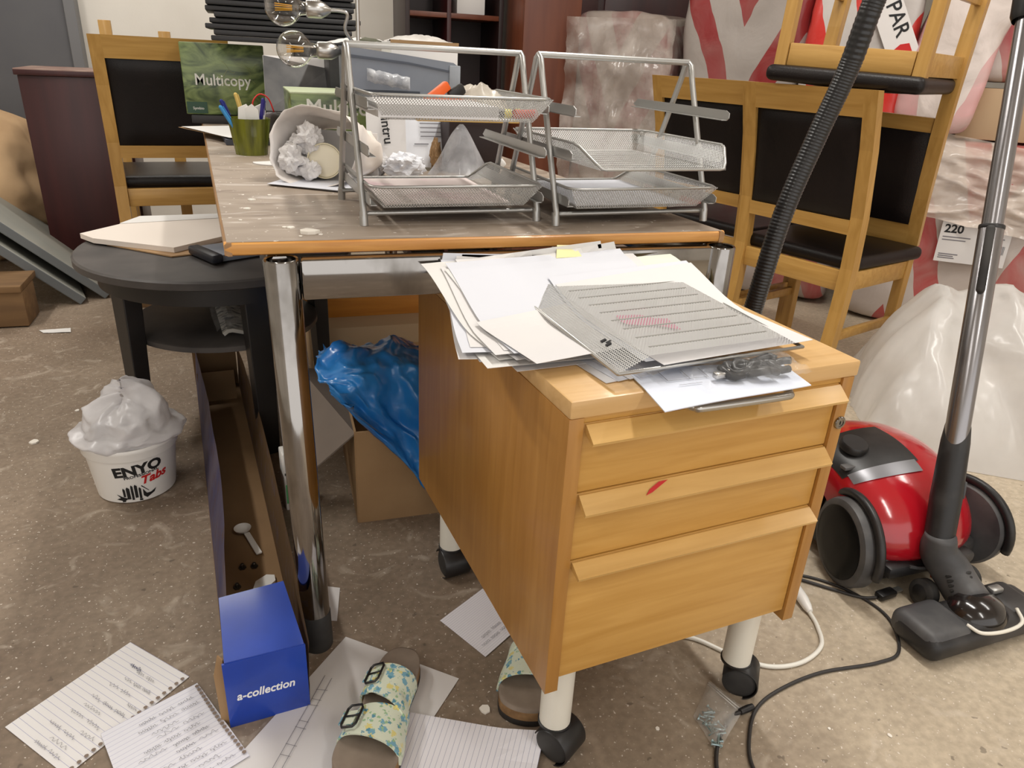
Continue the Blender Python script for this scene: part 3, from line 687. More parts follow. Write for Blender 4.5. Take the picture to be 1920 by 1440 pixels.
boxo('grey_band', (0, -.0232, .098), (.070, .001, .006), m_greydust, gs, 0); boxo('printed_mark', (-.014, -.0242, .05), (.008, .0006, .006), m_ink, gs, 0); boxo('printed_mark', (.008, -.0242, .036), (.012, .0006, .005), m_ink, gs, 0)

# ------------------------------------------------------------------ papers on the floor
m_lined1 = lined('ruled_notebook', S(230, 228, 228), S(176, 176, 200), 20, .07)
m_lined2 = lined('ruled_notebook_b', S(226, 226, 234), S(180, 180, 204), 22, .07)
m_lined3 = lined('ruled_sheet', S(232, 230, 236), S(166, 166, 186), 26, .08)
def scribbles(sheet, P, rows, mt, seed, w=.00055, size=.008):
    """pen strokes: P corners like the sheet; rows = (u0, v, length, word count)"""
    rnd = random.Random(seed); cx = sum(p[0] for p in P)/4; cy = sum(p[1] for p in P)/4
    Q = [Vector((p[0]-cx, p[1]-cy, 0)) for p in P]; bm = B()
    def f(u, v): return (Q[0]*(1-u)+Q[1]*u)*(1-v)+(Q[3]*(1-u)+Q[2]*u)*v
    ex = (Q[1]-Q[0]).normalized(); ey = (Q[3]-Q[0]).normalized()
    for u, v, ln, words in rows:
        o = f(u, v); x = 0
        for k in range(words):
            n = rnd.randint(3, 6); pts = []; wl = ln/words*.8
            for i in range(n*4+1):
                t = i/(n*4)
                pts.append(o+ex*(x+wl*t+.0012*math.sin(i*2.3+seed))+ey*(size*.30*math.sin(i*PI/2+rnd.random()*.8)*(1+.8*(rnd.random() < .2))))
            ribbon(bm, pts, w, 0); x += ln/words
    return obj('handwriting', bm, mt, sheet, loc=(0, 0, .0032))
def holes(sheet, P, e0, e1, n, r=.0033):
    cx = sum(p[0] for p in P)/4; cy = sum(p[1] for p in P)/4; bm = B(); a = Vector((*P[e0], 0)); b = Vector((*P[e1], 0)); c = Vector((cx, cy, 0))
    for i in range(n):
        q = a+(b-a)*((i+.5)/n); q = q+(c-q).normalized()*.006-c
        bmesh.ops.create_circle(bm, cap_ends=True, radius=r, segments=10, matrix=Matrix.Translation((q.x, q.y, .0034)))
    return obj('punched_hole', bm, mat('hole_dark', S(132, 116, 104), .8), sheet, kind='stuff')
P1 = [(-.182, 1.058), (-.287, 1.171), (-.447, 1.025), (-.340, .905)]
s1 = quadsheet('notebook_sheet', P1, m_lined1, z=.0012, seed=1, amp=.0012); tag(s1, 'ruled notebook sheet with pencilled notes, farther from the blue carton end', 'paper', 'torn notebook sheets')
scribbles(s1, P1, [(.25, .18, .05, 2), (.15, .27, .07, 3), (.3, .36, .06, 2), (.08, .42, .03, 1), (.12, .5, .09, 3), (.35, .58, .05, 1), (.2, .66, .08, 2), (.12, .74, .04, 1), (.3, .80, .07, 2), (.25, .88, .05, 1), (.2, .95, .07, 2)], m_pengrey, 3)
scribbles(s1, P1, [(.5, .16, .035, 1)], m_penblue, 9, w=.0009); holes(s1, P1, 0, 3, 18)
P2 = [(-.168, 1.036), (-.304, .969), (-.235, .79), (-.085, .865)]
s2 = quadsheet('notebook_sheet', P2, m_lined2, z=.0048, seed=4, amp=.0012); tag(s2, 'ruled notebook sheet full of scribbled figures, touching the blue carton end', 'paper', 'torn notebook sheets')
scribbles(s2, P2, [(.12, .14, .09, 3), (.10, .22, .10, 3), (.35, .30, .05, 1), (.12, .36, .08, 2), (.2, .44, .09, 3), (.15, .52, .06, 2), (.55, .5, .05, 1), (.1, .6, .07, 2), (.3, .68, .08, 2), (.1, .76, .09, 3), (.2, .84, .08, 2), (.1, .92, .1, 3)], m_pengrey, 5); holes(s2, P2, 0, 3, 20)
P3 = [(.092, 1.089), (.265, .927), (.145, .775), (-.095, .83)]
P3 = [(.085, 1.083), (.262, .930), (.050, .690), (-.125, .845)]
s3 = quadsheet('drawing_sheet', P3, m_paper, z=.0012, seed=6, amp=.0015); tag(s3, 'large white sheet with a pencil drawing lying under the flowered sandal', 'paper')
bm = B()
def l3(u, v):
    Q = [Vector((p[0]-sum(q[0] for q in P3)/4, p[1]-sum(q[1] for q in P3)/4, 0)) for p in P3]
    return (Q[0]*(1-u)+Q[1]*u)*(1-v)+(Q[3]*(1-u)+Q[2]*u)*v
for (a, b) in (((.10, .30), (.30, 1)), ((.16, .30), (.36, 1)), ((.12, .40), (.20, .38)), ((.145, .46), (.215, .45)), ((.15, .50), (.225, .485)), ((.18, .6), (.25, .59)), ((.19, .64), (.27, .63)), ((.22, .74), (.30, .73)), ((.24, .8), (.31, .79))):
    ribbon(bm, [l3(*a), l3(*b)], .0008)
obj('pencil_drawing', bm, m_pengrey, s3, loc=(0, 0, .0034))
P4 = [(.166, .878), (.363, .773), (.268, .62), (.070, .70)]
s4 = quadsheet('ruled_sheet', [P4[1], P4[2], P4[3], P4[0]], m_lined3, z=.0052, seed=8, amp=.0012, lift=lambda u, v: .012*max(0, 1-((u)**2+(v)**2)**.5*3)); tag(s4, 'blank ruled sheet partly under the front caster', 'paper')
P5 = [(.368, 1.147), (.263, 1.079), (.321, .966), (.425, 1.035)]
s5 = quadsheet('ruled_sheet', P5, m_lined3, z=.0012, seed=10, amp=.0012); tag(s5, 'ruled sheet with two lines of handwriting half under the cabinet', 'paper')
scribbles(s5, P5, [(.35, .72, .06, 2), (.3, .84, .08, 3)], m_pengrey, 12)
s6 = quadsheet('paper_slip', [(.045, 1.245), (.09, 1.224), (.074, 1.130), (.03, 1.145)], m_paper, z=.0012, seed=12, amp=.001); tag(s6, 'small blank white slip beside the rubber table foot', 'paper')
s7 = quadsheet('paper_scrap', [(-.80, 2.93), (-.70, 2.94), (-.69, 2.89), (-.78, 2.90)], m_paper2, z=.001, seed=13, amp=.004); tag(s7, 'torn paper scrap on the floor by the pallet block', 'paper')

# ------------------------------------------------------------------ sandals
def floral():
    m = bpy.data.materials.new('flower_print'); m.use_nodes = True; nt = m.node_tree; N = nt.nodes; L = nt.links; b = N['Principled BSDF']; b.inputs['Roughness'].default_value = .45
    tc = N.new('ShaderNodeTexCoord'); base = None
    cur = None
    for sc_, colr, th in ((62, S(122, 172, 192), .44), (54, S(222, 212, 138), .36), (80, S(92, 148, 170), .34), (110, S(156, 190, 150), .34)):
        mp = N.new('ShaderNodeMapping'); mp.inputs['Location'].default_value = (sc_*.37, sc_*.11, 0); L.new(tc.outputs['Object'], mp.inputs[0])
        v = N.new('ShaderNodeTexVoronoi'); v.inputs['Scale'].default_value = sc_; L.new(mp.outputs[0], v.inputs[0])
        n = N.new('ShaderNodeTexNoise'); n.inputs['Scale'].default_value = sc_*5; L.new(tc.outputs['Object'], n.inputs[0])
        ad = N.new('ShaderNodeMath'); ad.operation = 'MULTIPLY_ADD'; ad.inputs[1].default_value = .55; L.new(n.outputs[0], ad.inputs[0]); L.new(v.outputs[0], ad.inputs[2])
        lt = N.new('ShaderNodeMath'); lt.operation = 'LESS_THAN'; lt.inputs[1].default_value = th+.17; L.new(ad.outputs[0], lt.inputs[0])
        mx = N.new('ShaderNodeMix'); mx.data_type = 'RGBA'; mx.inputs[7].default_value = colr; L.new(lt.outputs[0], mx.inputs[0])
        if cur is None: mx.inputs[6].default_value = S(216, 224, 204)
        else: L.new(cur, mx.inputs[6])
        cur = mx.outputs[2]
    L.new(cur, b.inputs['Base Color']); return m
m_floral = floral()
m_footbed = mat('suede_footbed', S(146, 132, 118), .85, col2=S(124, 110, 98), scale=18, detail=6); m_cork = mat('cork', S(150, 116, 78), .85, col2=S(120, 90, 58), scale=60); m_sole = mat('dark_sole', S(44, 40, 38), .7)
def sandal(label, loc, rz, mirror=1):
    """toe towards local +y, heel at y=0"""
    t = thing('sandal', label, 'sandal', loc, rz, 'pair of flowered sandals'); t.scale = (1.16, 1.06, 1.05)
    Ln = .252
    prof = [(0, .010), (.010, .022), (.030, .0295), (.06, .0320), (.10, .0320), (.14, .033), (.18, .041), (.21, .0435), (.235, .038), (.248, .022), (.252, .006)]
    def outline(s):
        P = []
        for y, w in prof: P.append((w*.98+(.006*mirror if y > .12 else 0), y))
        for y, w in prof[::-1]: P.append((-w+(.006*mirror if y > .12 else 0), y))
        c = Vector((0, .125)); return [((p[0])*s, .126+(p[1]-.126)*s) for p in spline([(x, y, 0) for x, y in P], 3)] if False else [(p.x*s, .126+(p.y-.126)*s) for p in spline([(x, y, 0) for x, y in P]+[(prof[0][1], 0, 0)], 3)[:-1]]
    for nm, m_, h0, h1, s0, s1 in (('outsole', m_sole, 0, .010, 1.0, 1.0), ('cork_layer', m_cork, .010, .026, .99, .985)):
        bm = B(); a = outline(s0); b2 = outline(s1); n = len(a)
        va = [bm.verts.new((p[0], p[1], h0)) for p in a]; vb = [bm.verts.new((p[0], p[1], h1)) for p in b2]
        bm.faces.new(va[::-1]); bm.faces.new(vb)
        for i in range(n): bm.faces.new((va[i], va[(i+1) % n], vb[(i+1) % n], vb[i]))
        obj(nm, bm, m_, t)
    bm = B(); rings = []
    for s, z in ((.985, .026), (.985, .031), (.95, .033), (.85, .030), (.55, .0275), (.15, .027)): rings.append([bm.verts.new((p[0]*1, p[1], z)) for p in outline(s)])
    for a, b2 in zip(rings, rings[1:]):
        for i in range(len(a)): bm.faces.new((a[i], a[(i+1) % len(a)], b2[(i+1) % len(a)], b2[i]))
    bm.faces.new(rings[-1]); obj('footbed', bm, m_footbed, t, smooth=True)
    def w_at(y):
        for (y0, w0), (y1, w1) in zip(prof, prof[1:]):
            if y0 <= y <= y1: return w0+(w1-w0)*(y-y0)/(y1-y0)
        return prof[-1][1]
    def strap(y0, y1, h, y0b, y1b):
        bm = B()
        def f(u, v):
            # u from the buckle side over the foot to the plain side
            ya = y0+(y0b-y0)*u; yb = y1+(y1b-y1)*u; y = ya+(yb-ya)*v
            a = PI*u; w = w_at(min(.25, max(0, y)))+.003
            return Vector((-mirror*math.cos(a)*w+(.006*mirror if y > .12 else 0), y, .016+(h-.016)*math.sin(a)**.75))
        grid(bm, 22, 8, f); solid(bm, .003); s_ = obj('strap', bm, m_floral, t, smooth='auto'); return s_
    def buckle(y, h, L_):
        w = w_at(y)+.003; a = PI*.30; c = Vector((-mirror*math.cos(a)*w, y, .016+(h-.016)*math.sin(a)**.75+.004))
        a2 = PI*.36; c2 = Vector((-mirror*math.cos(a2)*w, y, .016+(h-.016)*math.sin(a2)**.75+.004)); ex = (c2-c).normalized(); ey = Vector((0, 1, 0))
        bm = B(); hw_, hl = .0115, L_/2
        P = [(-hw_, -hl*.7), (-hw_*.7, -hl), (hw_*.7, -hl), (hw_, -hl*.7), (hw_, hl*.7), (hw_*.7, hl), (-hw_*.7, hl), (-hw_, hl*.7), (-hw_, -hl*.7)]
        tube(bm, [c+ex*a_+ey*b_ for a_, b_ in P], .0018, 8, cap=False); tube(bm, [c-ex*hw_, c+ex*hw_+Vector((0, 0, .001))], .0013, 8)
        obj('buckle', bm, m_black, t, smooth=True)
        bm = B(); cc = c-Vector((0, 0, .003)); box(bm, cc-ex*.006, (.022, L_*.62, .0025), .001, Matrix((ex, ey, ex.cross(ey))).transposed()); obj('strap_end', bm, m_floral, t)
    strap(.070, .114, .062, .066, .150); buckle(.091, .062, .038)
    strap(.148, .196, .058, .135, .205); buckle(.172, .058, .040)
    return t
sandal('flowered two-strap sandal lying on the large white sheet', (.182, .992, .0035), PI-.50, -1)
sandal('flowered sandal half hidden behind the front caster leg', (.455, 1.045, .001), PI-.42, 1)
def chip(name, label, x, y, z, s, seed, cat='plaster chip', grp='loose plaster chips'):
    bm = B(); n = 7; rnd = random.Random(seed)
    P = [((s*(.75+.4*rnd.random()))*math.cos(2*PI*i/n), (s*(.75+.4*rnd.random()))*math.sin(2*PI*i/n)) for i in range(n)]
    prism(bm, P, 0, s*.35); o = obj(name, bm, mat('plaster_%d' % seed, S(232, 226, 216), .9) if seed == 1 else bpy.data.materials['plaster_1'], loc=(x, y, z)); tag(o, label, cat, grp); return o
chip('plaster_chip', 'loose white plaster chip on the concrete floor between sandals', .287, .853, .0005, .010, 1)
chip('plaster_chip', 'largest white plaster chip at the front edge of the dusty table', .069, 1.148, .7403, .014, 2)
for k, (x, y, s) in enumerate(((.044, 1.185, .006), (.035, 1.19, .004), (-.02, 1.34, .006), (-.012, 1.42, .007), (.02, 1.47, .004), (.06, 1.30, .003), (.10, 1.25, .003), (-.03, 1.25, .003), (.085, 1.135, .004), (.055, 1.128, .003), (.095, 1.40, .003))):
    chip('plaster_chip', 'small plaster crumb on the dusty tabletop', x, y, .7403, s, 20+k)
for k, (x, y, s) in enumerate(((-.62, 2.02, .012), (-.55, 2.2, .006), (.5, .95, .004), (.92, .62, .004), (.83, .66, .003), (.55, .74, .004))):
    chip('plaster_chip', 'small plaster crumb lying on the concrete floor', x, y, .0005, s, 40+k)
# ------------------------------------------------------------------ things on the cabinet
CM = Matrix.Translation((.3142, .682, 0)) @ Matrix.Rotation(TH, 4, 'Z')
def rise(y):   # far ends of the sheets climb against the table rail
    t = min(1, max(0, (y-.86)/.20)); return .050*t*t*(3-2*t)
def stack_sheet(cx, cy, w, h, ang, z, m_, seed, name='paper_sheet', droop=0):
    bm = B(); ca, sa = math.cos(ang), math.sin(ang); lim = .655+rise(1.05)
    def f(u, v):
        x = cx+(u-.5)*w*ca-(v-.5)*h*sa; y = cy+(u-.5)*w*sa+(v-.5)*h*ca
        y2 = min(y, 1.056); q = CM.inverted() @ Vector((x, y2, 0))
        d = -droop*max(0, -q.x)*1.0-droop*max(0, -q.y-.0)*1.0
        return Vector((x-cx, y2-cy, rise(y2)+(y-y2)*.6+d+.0003*nz(u*2+seed, v*2, seed)))
    grid(bm, 10, 12, f); solid(bm, .0004); return obj(name, bm, m_, loc=(cx, cy, z))
rnd = random.Random(5); zz = .6495
for k in range(20):
    an = rnd.uniform(-.16, .16)+(.10 if k > 12 else 0); w, h = (.297, .21) if k % 4 else (.31, .215)
    o = stack_sheet(.405+rnd.uniform(-.022, .018), .925+rnd.uniform(-.02, .02)+.0008*k, w, .245+rnd.uniform(-.01, .01), an, zz, (m_paper, m_paper, m_paper2, m_paper3)[k % 4], k, 'paper_sheet')
    tag(o, 'white paper sheet in the messy pile on the drawer cabinet', 'paper', 'messy paper pile on the cabinet'); zz += .0011
o = stack_sheet(.375, .838, .20, .15, .22, zz+.0005, m_paper, 31); tag(o, 'loose white sheet overhanging the left side of the drawer cabinet', 'paper')
for k in range(5):
    o = stack_sheet(.42+.012*k, .80+.003*k, .12, .14, .2+.05*k, .6495+.0008*k, m_paper3 if k % 2 else m_paper, 50+k); tag(o, 'white sheet under the corner of the overturned mesh tray', 'paper', 'sheets under the overturned tray')
zt = zz+.002
o = stack_sheet(.60, .955, .10, .18, .12, zz-.006, mat('pale_green_paper', S(222, 230, 214), .75), 61); tag(o, 'pale green sheet showing beside the overturned mesh tray', 'paper')
bm = B(); V = [bm.verts.new(p) for p in ((0, 0, 0), (.045, .004, 0), (.042, .03, .012), (.012, .030, .013))]; bm.faces.new(V); solid(bm, .0004)
o = obj('sticky_note', bm, mat('yellow_note', S(232, 224, 168), .8), loc=(.43, 1.036, .7185)); tag(o, 'pale yellow note sticking up behind the paper pile', 'sticky note')
bm = B(); V = [bm.verts.new(p) for p in ((0, 0, 0), (.008, .002, 0), (.008, .014, .0), (.001, .014, 0))]; bm.faces.new(V); solid(bm, .0004)
o = obj('sticky_tab', bm, mat('bright_yellow_note', S(228, 226, 90), .8), loc=(.262, 1.0, .702)); tag(o, 'tiny bright yellow tab at the edge of the paper pile', 'sticky note')
# overturned tray: flat mesh bottom up, wide shallow walls down to the rim wire
for k in range(2):
    o = stack_sheet(.535+.01*k, .865-.012*k, .25, .26, .115+.04*k, zz+.0012+.0008*k, (m_paper3, m_paper)[k], 90+k); tag(o, 'white sheet seen through the overturned mesh tray', 'paper', 'sheets under the overturned tray')
bm = B(); f2, h2 = .042, .017; bx0, bx1, by1 = f2, TW-f2*.8, TDp-f2*.8; s_ = math.hypot(f2, h2); s8 = math.hypot(f2*.8, h2)
lattice(bm, (0, 0, h2), (1, 0, 0), (0, 1, 0), [(bx0, .004), (bx1, .004), (bx1, by1), (bx0, by1)])
lattice(bm, (bx0, 0, h2), (0, 1, 0), Vector((-f2, 0, -h2))/s_, [(0, 0), (by1, 0), (TDp, s_), (0, s_)], ang=(.02, 1.57)); lattice(bm, (bx1, 0, h2), (0, 1, 0), Vector((f2*.8, 0, -h2))/s8, [(0, 0), (by1, 0), (TDp, s8), (0, s8)])
lattice(bm, (0, by1, h2), (1, 0, 0), Vector((0, f2*.8, -h2))/s8, [(bx0, 0), (bx1, 0), (TW, s8), (0, s8)])
ot = thing('letter_tray', 'silver mesh letter tray turned upside down on the papers of the drawer cabinet', 'letter tray', group='wire mesh letter trays'); obj('mesh_basket', bm, m_mesh, ot, kind='stuff')
ot.matrix_world = Matrix.Translation((.381, .7035, .6680)) @ Matrix.Rotation(.115, 4, 'Z') @ Matrix.Rotation(.052, 4, 'X')
bm = B(); tube(bm, [(0, 0, 0), (0, TDp-.02, 0), (.005, TDp-.005, 0), (.02, TDp, 0), (TW-.02, TDp, 0), (TW-.005, TDp-.005, 0), (TW, TDp-.02, 0), (TW, 0, 0), (0, 0, 0), (0, .01, 0)], .0027, 8); obj('rim_wire', bm, m_silver, ot, smooth=True)
bm = B()
for i in range(9): tube(bm, [(bx0+.015, .025+i*.029, h2), (bx1-.012, .025+i*.029, h2)], .0010, 6)
obj('floor_rib', bm, m_silver, ot, kind='stuff')
bm = B()
for k in range(3): box(bm, (.022+.004*(k % 2), .060+.006*k, .0095), (.007, .004, .002), 0, Matrix.Rotation(-.38, 3, 'Y'))
obj('printed_mark', bm, m_ink, ot, kind='stuff')
def pink(P, lab):
    bm = B(); V = [bm.verts.new(p) for p in P]; bm.faces.new(V); solid(bm, .0004); o = obj('sticky_note', bm, m_pink, loc=(.505, .845, zz+.0055)); tag(o, lab, 'sticky note'); return o
pink([(-.045, .030, .0), (-.010, .028, 0), (.004, .010, 0), (.022, .006, 0), (.018, -.040, 0), (-.004, -.020, 0), (-.046, -.006, 0), (-.05, .01, 0)], 'pink paper note seen through the overturned mesh tray')
# folded plan and bag of hardware
PF = [(.423, .735), (.405, .640), (.622, .668), (.618, .742)]
def plan_lift(u, v): return 0
bm = B()
def planf(u, v):
    a = Vector((.415, .745, 0)); b = Vector((.408, .636, 0)); c = Vector((.628, .664, 0)); d = Vector((.632, .735, 0))
    p = (a*(1-u)+d*u)*(1-v)+(b*(1-u)+c*u)*v; q = CM.inverted() @ p
    z = .6515-(0 if q.y > .004 else (0.004-q.y)*.05)+.001*math.sin(u*5)
    return Vector((p.x-.52, p.y-.69, z-.65))
grid(bm, 16, 12, planf); solid(bm, .0012); pf = obj('folded_plan', bm, mat('plan_paper', S(218, 224, 238), .7), loc=(.52, .69, .6503)); tag(pf, 'folded drawing sheet hanging over the front edge of the drawer cabinet', 'paper')
bm = B()
for u0, v0, u1, v1 in ((.16, .15, .16, .42), (.16, .42, .42, .42), (.42, .42, .42, .12), (.3, .42, .3, .15), (.62, .25, .9, .12), (.66, .35, .95, .22), (.7, .5, .92, .4), (.2, .55, .35, .55)):
    a, b = planf(u0, v0), planf(u1, v1); ribbon(bm, [a, a*.5+b*.5, b], .0009, .0022)
obj('plan_line', bm, m_pengrey, pf, kind='stuff')
hb = thing('hardware_bag', 'clear plastic bag of black fittings in front of the overturned tray', 'plastic bag', (.560, .703, .654), .12)
rnd = random.Random(3)
for k in range(9):
    x, y = -.048+.012*k, rnd.uniform(-.010, .012); bm = B(); r = .012
    if k < 2: box(bm, (x, y, .006), (.016, .010, .008), .002); m_ = m_steel
    else:
        tube(bm, [Vector((x+r*1.5*math.cos(a), y+r*math.sin(a), .007+.003*math.sin(a*2+k))) for a in [i*2*PI/10 for i in range(9)]], .0050, 8); m_ = m_black
    obj('fitting', bm, m_, hb, smooth=True)
bm = B(); grid(bm, 30, 16, lambda u, v: Vector(((u-.5)*.17, (v-.5)*.062, .003+.020*math.sin(PI*u)**.6*math.sin(PI*v)**.6+.006*nz(u*9, v*6, 5)))); obj('clear_film', bm, film('thin_film', S(220, 220, 220), .10, .08, 22, extra=.10), hb, smooth=True)

# ------------------------------------------------------------------ vacuum cleaner
vc = thing('vacuum_cleaner', 'red canister vacuum cleaner with large grey-rimmed wheels', 'vacuum cleaner', (1.285, 1.12, 0), .0)
prof = [(-.185, .055), (-.215, .085), (-.215, .125), (-.190, .170), (-.145, .212), (-.085, .243), (-.01, .258), (.08, .250), (.16, .215), (.22, .155), (.24, .09), (.22, .05)]
pv = spline([(0, a, b) for a, b in prof], 5)
def vbody(u, v, off=0, inset_=1.0):
    t = (u-.5)*PI*.985; k = max(.0, math.cos(t))**.30; i = v*(len(pv)-1); a = pv[int(min(i, len(pv)-2))]; b = pv[int(min(i, len(pv)-2))+1]; p = a.lerp(b, i-int(min(i, len(pv)-2)))
    c = Vector((0, .01, .095)); q = c+(p-c)*(k*.92+.08)
    n = (p-c).normalized(); return Vector((.152*math.sin(t)*inset_, q.y+n.y*off, q.z+n.z*off))
bm = B(); grid(bm, 36, len(pv)-1, lambda u, v: vbody(u, v)); obj('red_shell', bm, m_red, vc, smooth=True)
bm = B(); grid(bm, 14, 10, lambda u, v: vbody(.10+.46*u, .45+.15*v, .0022)); obj('control_panel', bm, m_black, vc, smooth=True)
bm = B(); grid(bm, 14, 4, lambda u, v: vbody(.14+.40*u, .415+.04*v, .003)); obj('silver_trim', bm, mat('dark_silver', S(128, 128, 132), .35, .6), vc, smooth=True)
bm = B(); pc = vbody(.30, .535, .002); lathe(bm, [(.030, 0), (.030, .012), (.027, .016), (.0001, .016)], 28, Matrix.Translation(pc) @ Matrix.Rotation(.22, 4, 'X')); obj('dial', bm, m_black, vc, smooth='auto')
boxo('switch', vbody(.18, .48, .003), (.03, .018, .008), m_greydust, vc, .002)
bm = B(); grid(bm, 26, 10, lambda u, v: Vector(((u-.5)*.33*(1-.12*(2*v-1)**2*0), -.205+.42*v, 0))); bm.free()
bm = B(); box(bm, (0, .005, .055), (.30, .40, .07), .02, seg=3); box(bm, (0, -.195, .062), (.235, .05, .03), .010); obj('chassis', bm, m_blackdust, vc, smooth='auto')
boxo('orange_latch', (.012, -.222, .050), (.026, .012, .030), m_orange, vc, .003, R=Matrix.Rotation(-.2, 3, 'X'))
bm = B(); grid(bm, 14, 3, lambda u, v: Vector((-.075+.15*u, -.2265+.0005*v, .078+.0+.010*math.sin(u*PI)*-1*0+.006*v-.012*abs(math.sin(u*PI*1.5))))); solid(bm, .003); obj('bumper_rib', bm, m_greydust, vc)
for s in (-1, 1):
    Mx = Matrix.Translation((s*.160, -.135, .0955)) @ Matrix.Rotation(s*.20, 4, 'Z') @ Matrix.Rotation(s*PI/2, 4, 'Y')
    bm = B(); lathe(bm, [(.0775, .022), (.082, .0225), (.092, .018), (.0955, .008), (.0955, -.012), (.09, -.018), (.0, -.018)], 48, Mx); w_ = obj('wheel', bm, m_greydust, vc, smooth='auto')
    bm = B(); lathe(bm, [(.0785, .020), (.0785, .0235), (.070, .027), (.045, .030), (.0001, .031)], 48, Mx)
    obj('hub_cap', bm, mat('hub_black_%d' % s, S(12, 12, 12), .35, col2=S(46, 43, 41), scale=40, lo=.6, hi=.85, spec=.15), w_, smooth='auto')
    ac = 0 if s < 0 else PI
    bm = B(); tube(bm, [Mx @ Vector((.105*math.cos(a), .105*math.sin(a), -.006)) for a in [ac-1.75+i*.125 for i in range(29)]], .0095, 10, squash=1.0); obj('wheel_arch', bm, m_black, vc, smooth=True)
# hose: ribbed, hanging in front of the chairs and reaching down to the cleaner
hz_ = [(1.47, 1.235, 1.36), (1.38, 1.21, 1.46), (1.20, 1.19, 1.40), (1.105, 1.185, 1.25), (1.065, 1.190, 1.124), (1.057, 1.209, 1.010), (1.032, 1.227, .885), (.995, 1.232, .741), (.968, 1.227, .588), (.966, 1.245, .46), (.985, 1.30, .33), (1.06, 1.40, .22), (1.17, 1.43, .165), (1.285, 1.36, .15)]
P = spline(hz_, 90); P2 = [P[0]]; acc = 0
for a, b in zip(P, P[1:]):
    acc += (b-a).length
    if acc >= .0013: P2.append(b); acc = 0
rr = [.0199 if (i % 4) < 2 else .0192 for i in range(len(P2))]
bm = B(); tube(bm, [p-Vector(vc.location) for p in P2], rr, 16); obj('hose', bm, mat('black_hose', S(26, 26, 28), .35, coat=.2), vc, smooth=True, label='black ribbed suction hose')
# wand with floor head
wd = thing('vacuum_wand', 'telescopic steel vacuum tube standing on a black floor head', 'vacuum tube', (1.25, .80, 0))
wo = Vector((1.25, .80, 0))
pb, pt = Vector((1.252, .880, .115))-wo, Vector((1.492, 1.255, 1.24))-wo; dr = (pt-pb).normalized(); LT = (pt-pb).length
Rw = Matrix.Translation(pb) @ Vector((0, 0, 1)).rotation_difference(dr).to_matrix().to_4x4()
m_tube = mat('brushed_tube', S(150, 148, 150), .24, .9)
bm = B(); lathe(bm, [(.0225, .20), (.0225, .668), (.0215, .670), (.0001, .670)], 40, Rw); low = obj('lower_tube', bm, m_tube, wd, smooth='auto')
bm = B(); lathe(bm, [(.0192, .66), (.0192, 1.10)], 40, Rw, cap=(True, True)); obj('upper_tube', bm, m_tube, wd, smooth='auto')
bm = B(); lathe(bm, [(.0228, .664), (.0234, .666), (.0234, .671), (.0228, .672)], 40, Rw); obj('seam_ring', bm, m_black, low, smooth='auto')
bm = B(); box(bm, (0, 0, 0), (.020, .016, .135), .007, seg=3); bmesh.ops.transform(bm, matrix=Rw @ Matrix.Rotation(3.75, 4, 'Z') @ Matrix.Translation((.0235, 0, .600)), verts=bm.verts[:]); obj('slide_button', bm, m_rubber, low, smooth='auto')
bm = B(); lathe(bm, [(.026, 1.075), (.030, 1.085), (.031, 1.30), (.024, 1.34), (.0001, 1.345)], 32, Rw); bmesh.ops.delete(bm, geom=[], context='VERTS'); obj('hand_grip', bm, m_black, wd, smooth='auto')
bm = B(); lathe(bm, [(.0265, .02), (.028, .04), (.0295, .12), (.0285, .155), (.0265, .235), (.0235, .265), (.0225, .27)], 32, Rw)
for v in bm.verts:
    l = Rw.inverted() @ v.co
    if l.z > .2: v.co = Rw @ Vector((l.x, l.y, l.z-.045*max(0, (l.y*-.55+l.x*-.85)/.025)*((l.z-.2)/.07)))
col_ = obj('collar', bm, m_blackdust, wd, smooth='auto')
bm = B(); box(bm, (.0285, 0, .14), (.006, .016, .035), .002); bmesh.ops.transform(bm, matrix=Rw @ Matrix.Rotation(-.75, 4, 'Z'), verts=bm.verts[:]); obj('release_catch', bm, m_greydust, col_, smooth='auto')
bm = B()   # jointed neck down to the head
nk = spline([pb+Vector((0, .004, .045)), pb+Vector((.006, .0, .005)), Vector((.030, .060, .085)), Vector((.034, .03, .062)), Vector((.032, .0, .05))], 6)
tube(bm, nk, [.030+.012*math.sin(min(1, i/14)*PI*.55) for i in range(len(nk))], 20, squash=.9); neck = obj('swivel_neck', bm, m_greydust, wd, smooth=True)
bm = B()
for k in range(6): tube(bm, [Vector((-.006, .040-.006*k, .090-.007*k)), Vector((.030, .022-.006*k, .108-.007*k)), Vector((.066, .040-.006*k, .090-.007*k))], .0028, 8)
obj('bellows_rib', bm, m_rubber, neck, smooth=True, kind='stuff')
def rbox(bm, c, s, bev, R=None): return box(bm, c, s, bev, R, seg=4)
RZh = Matrix.Rotation(.04, 3, 'Z')
bm = B(); rbox(bm, (.015, -.025, .030), (.325, .105, .052), .022, RZh); hd = obj('floor_head', bm, m_blackdust, wd, smooth='auto')
bm = B(); rbox(bm, (-.088, -.022, .034), (.115, .108, .054), .022, RZh); obj('head_cover', bm, m_greydust, hd, smooth='auto')
bm = B(); rbox(bm, (.118, -.016, .034), (.085, .108, .052), .020, RZh); obj('head_cover', bm, m_blackdust, hd, smooth='auto')
bm = B(); lathe(bm, [(.062, 0), (.058, .016), (.044, .034), (.020, .042), (.0001, .043)], 32, Matrix.Translation((.022, -.022, .040)) @ Matrix.Diagonal((1.0, .85, 1, 1))); obj('pivot_dome', bm, mat('gloss_black', S(30, 25, 24), .16, coat=.5), hd, smooth='auto')
bm = B(); tube(bm, spline([(-.045, -.055, .060), (-.030, -.078, .056), (.02, -.086, .056), (.07, -.078, .058), (.088, -.050, .064)], 8), .0035, 10); obj('bail_wire', bm, m_white_metal, hd, smooth=True)
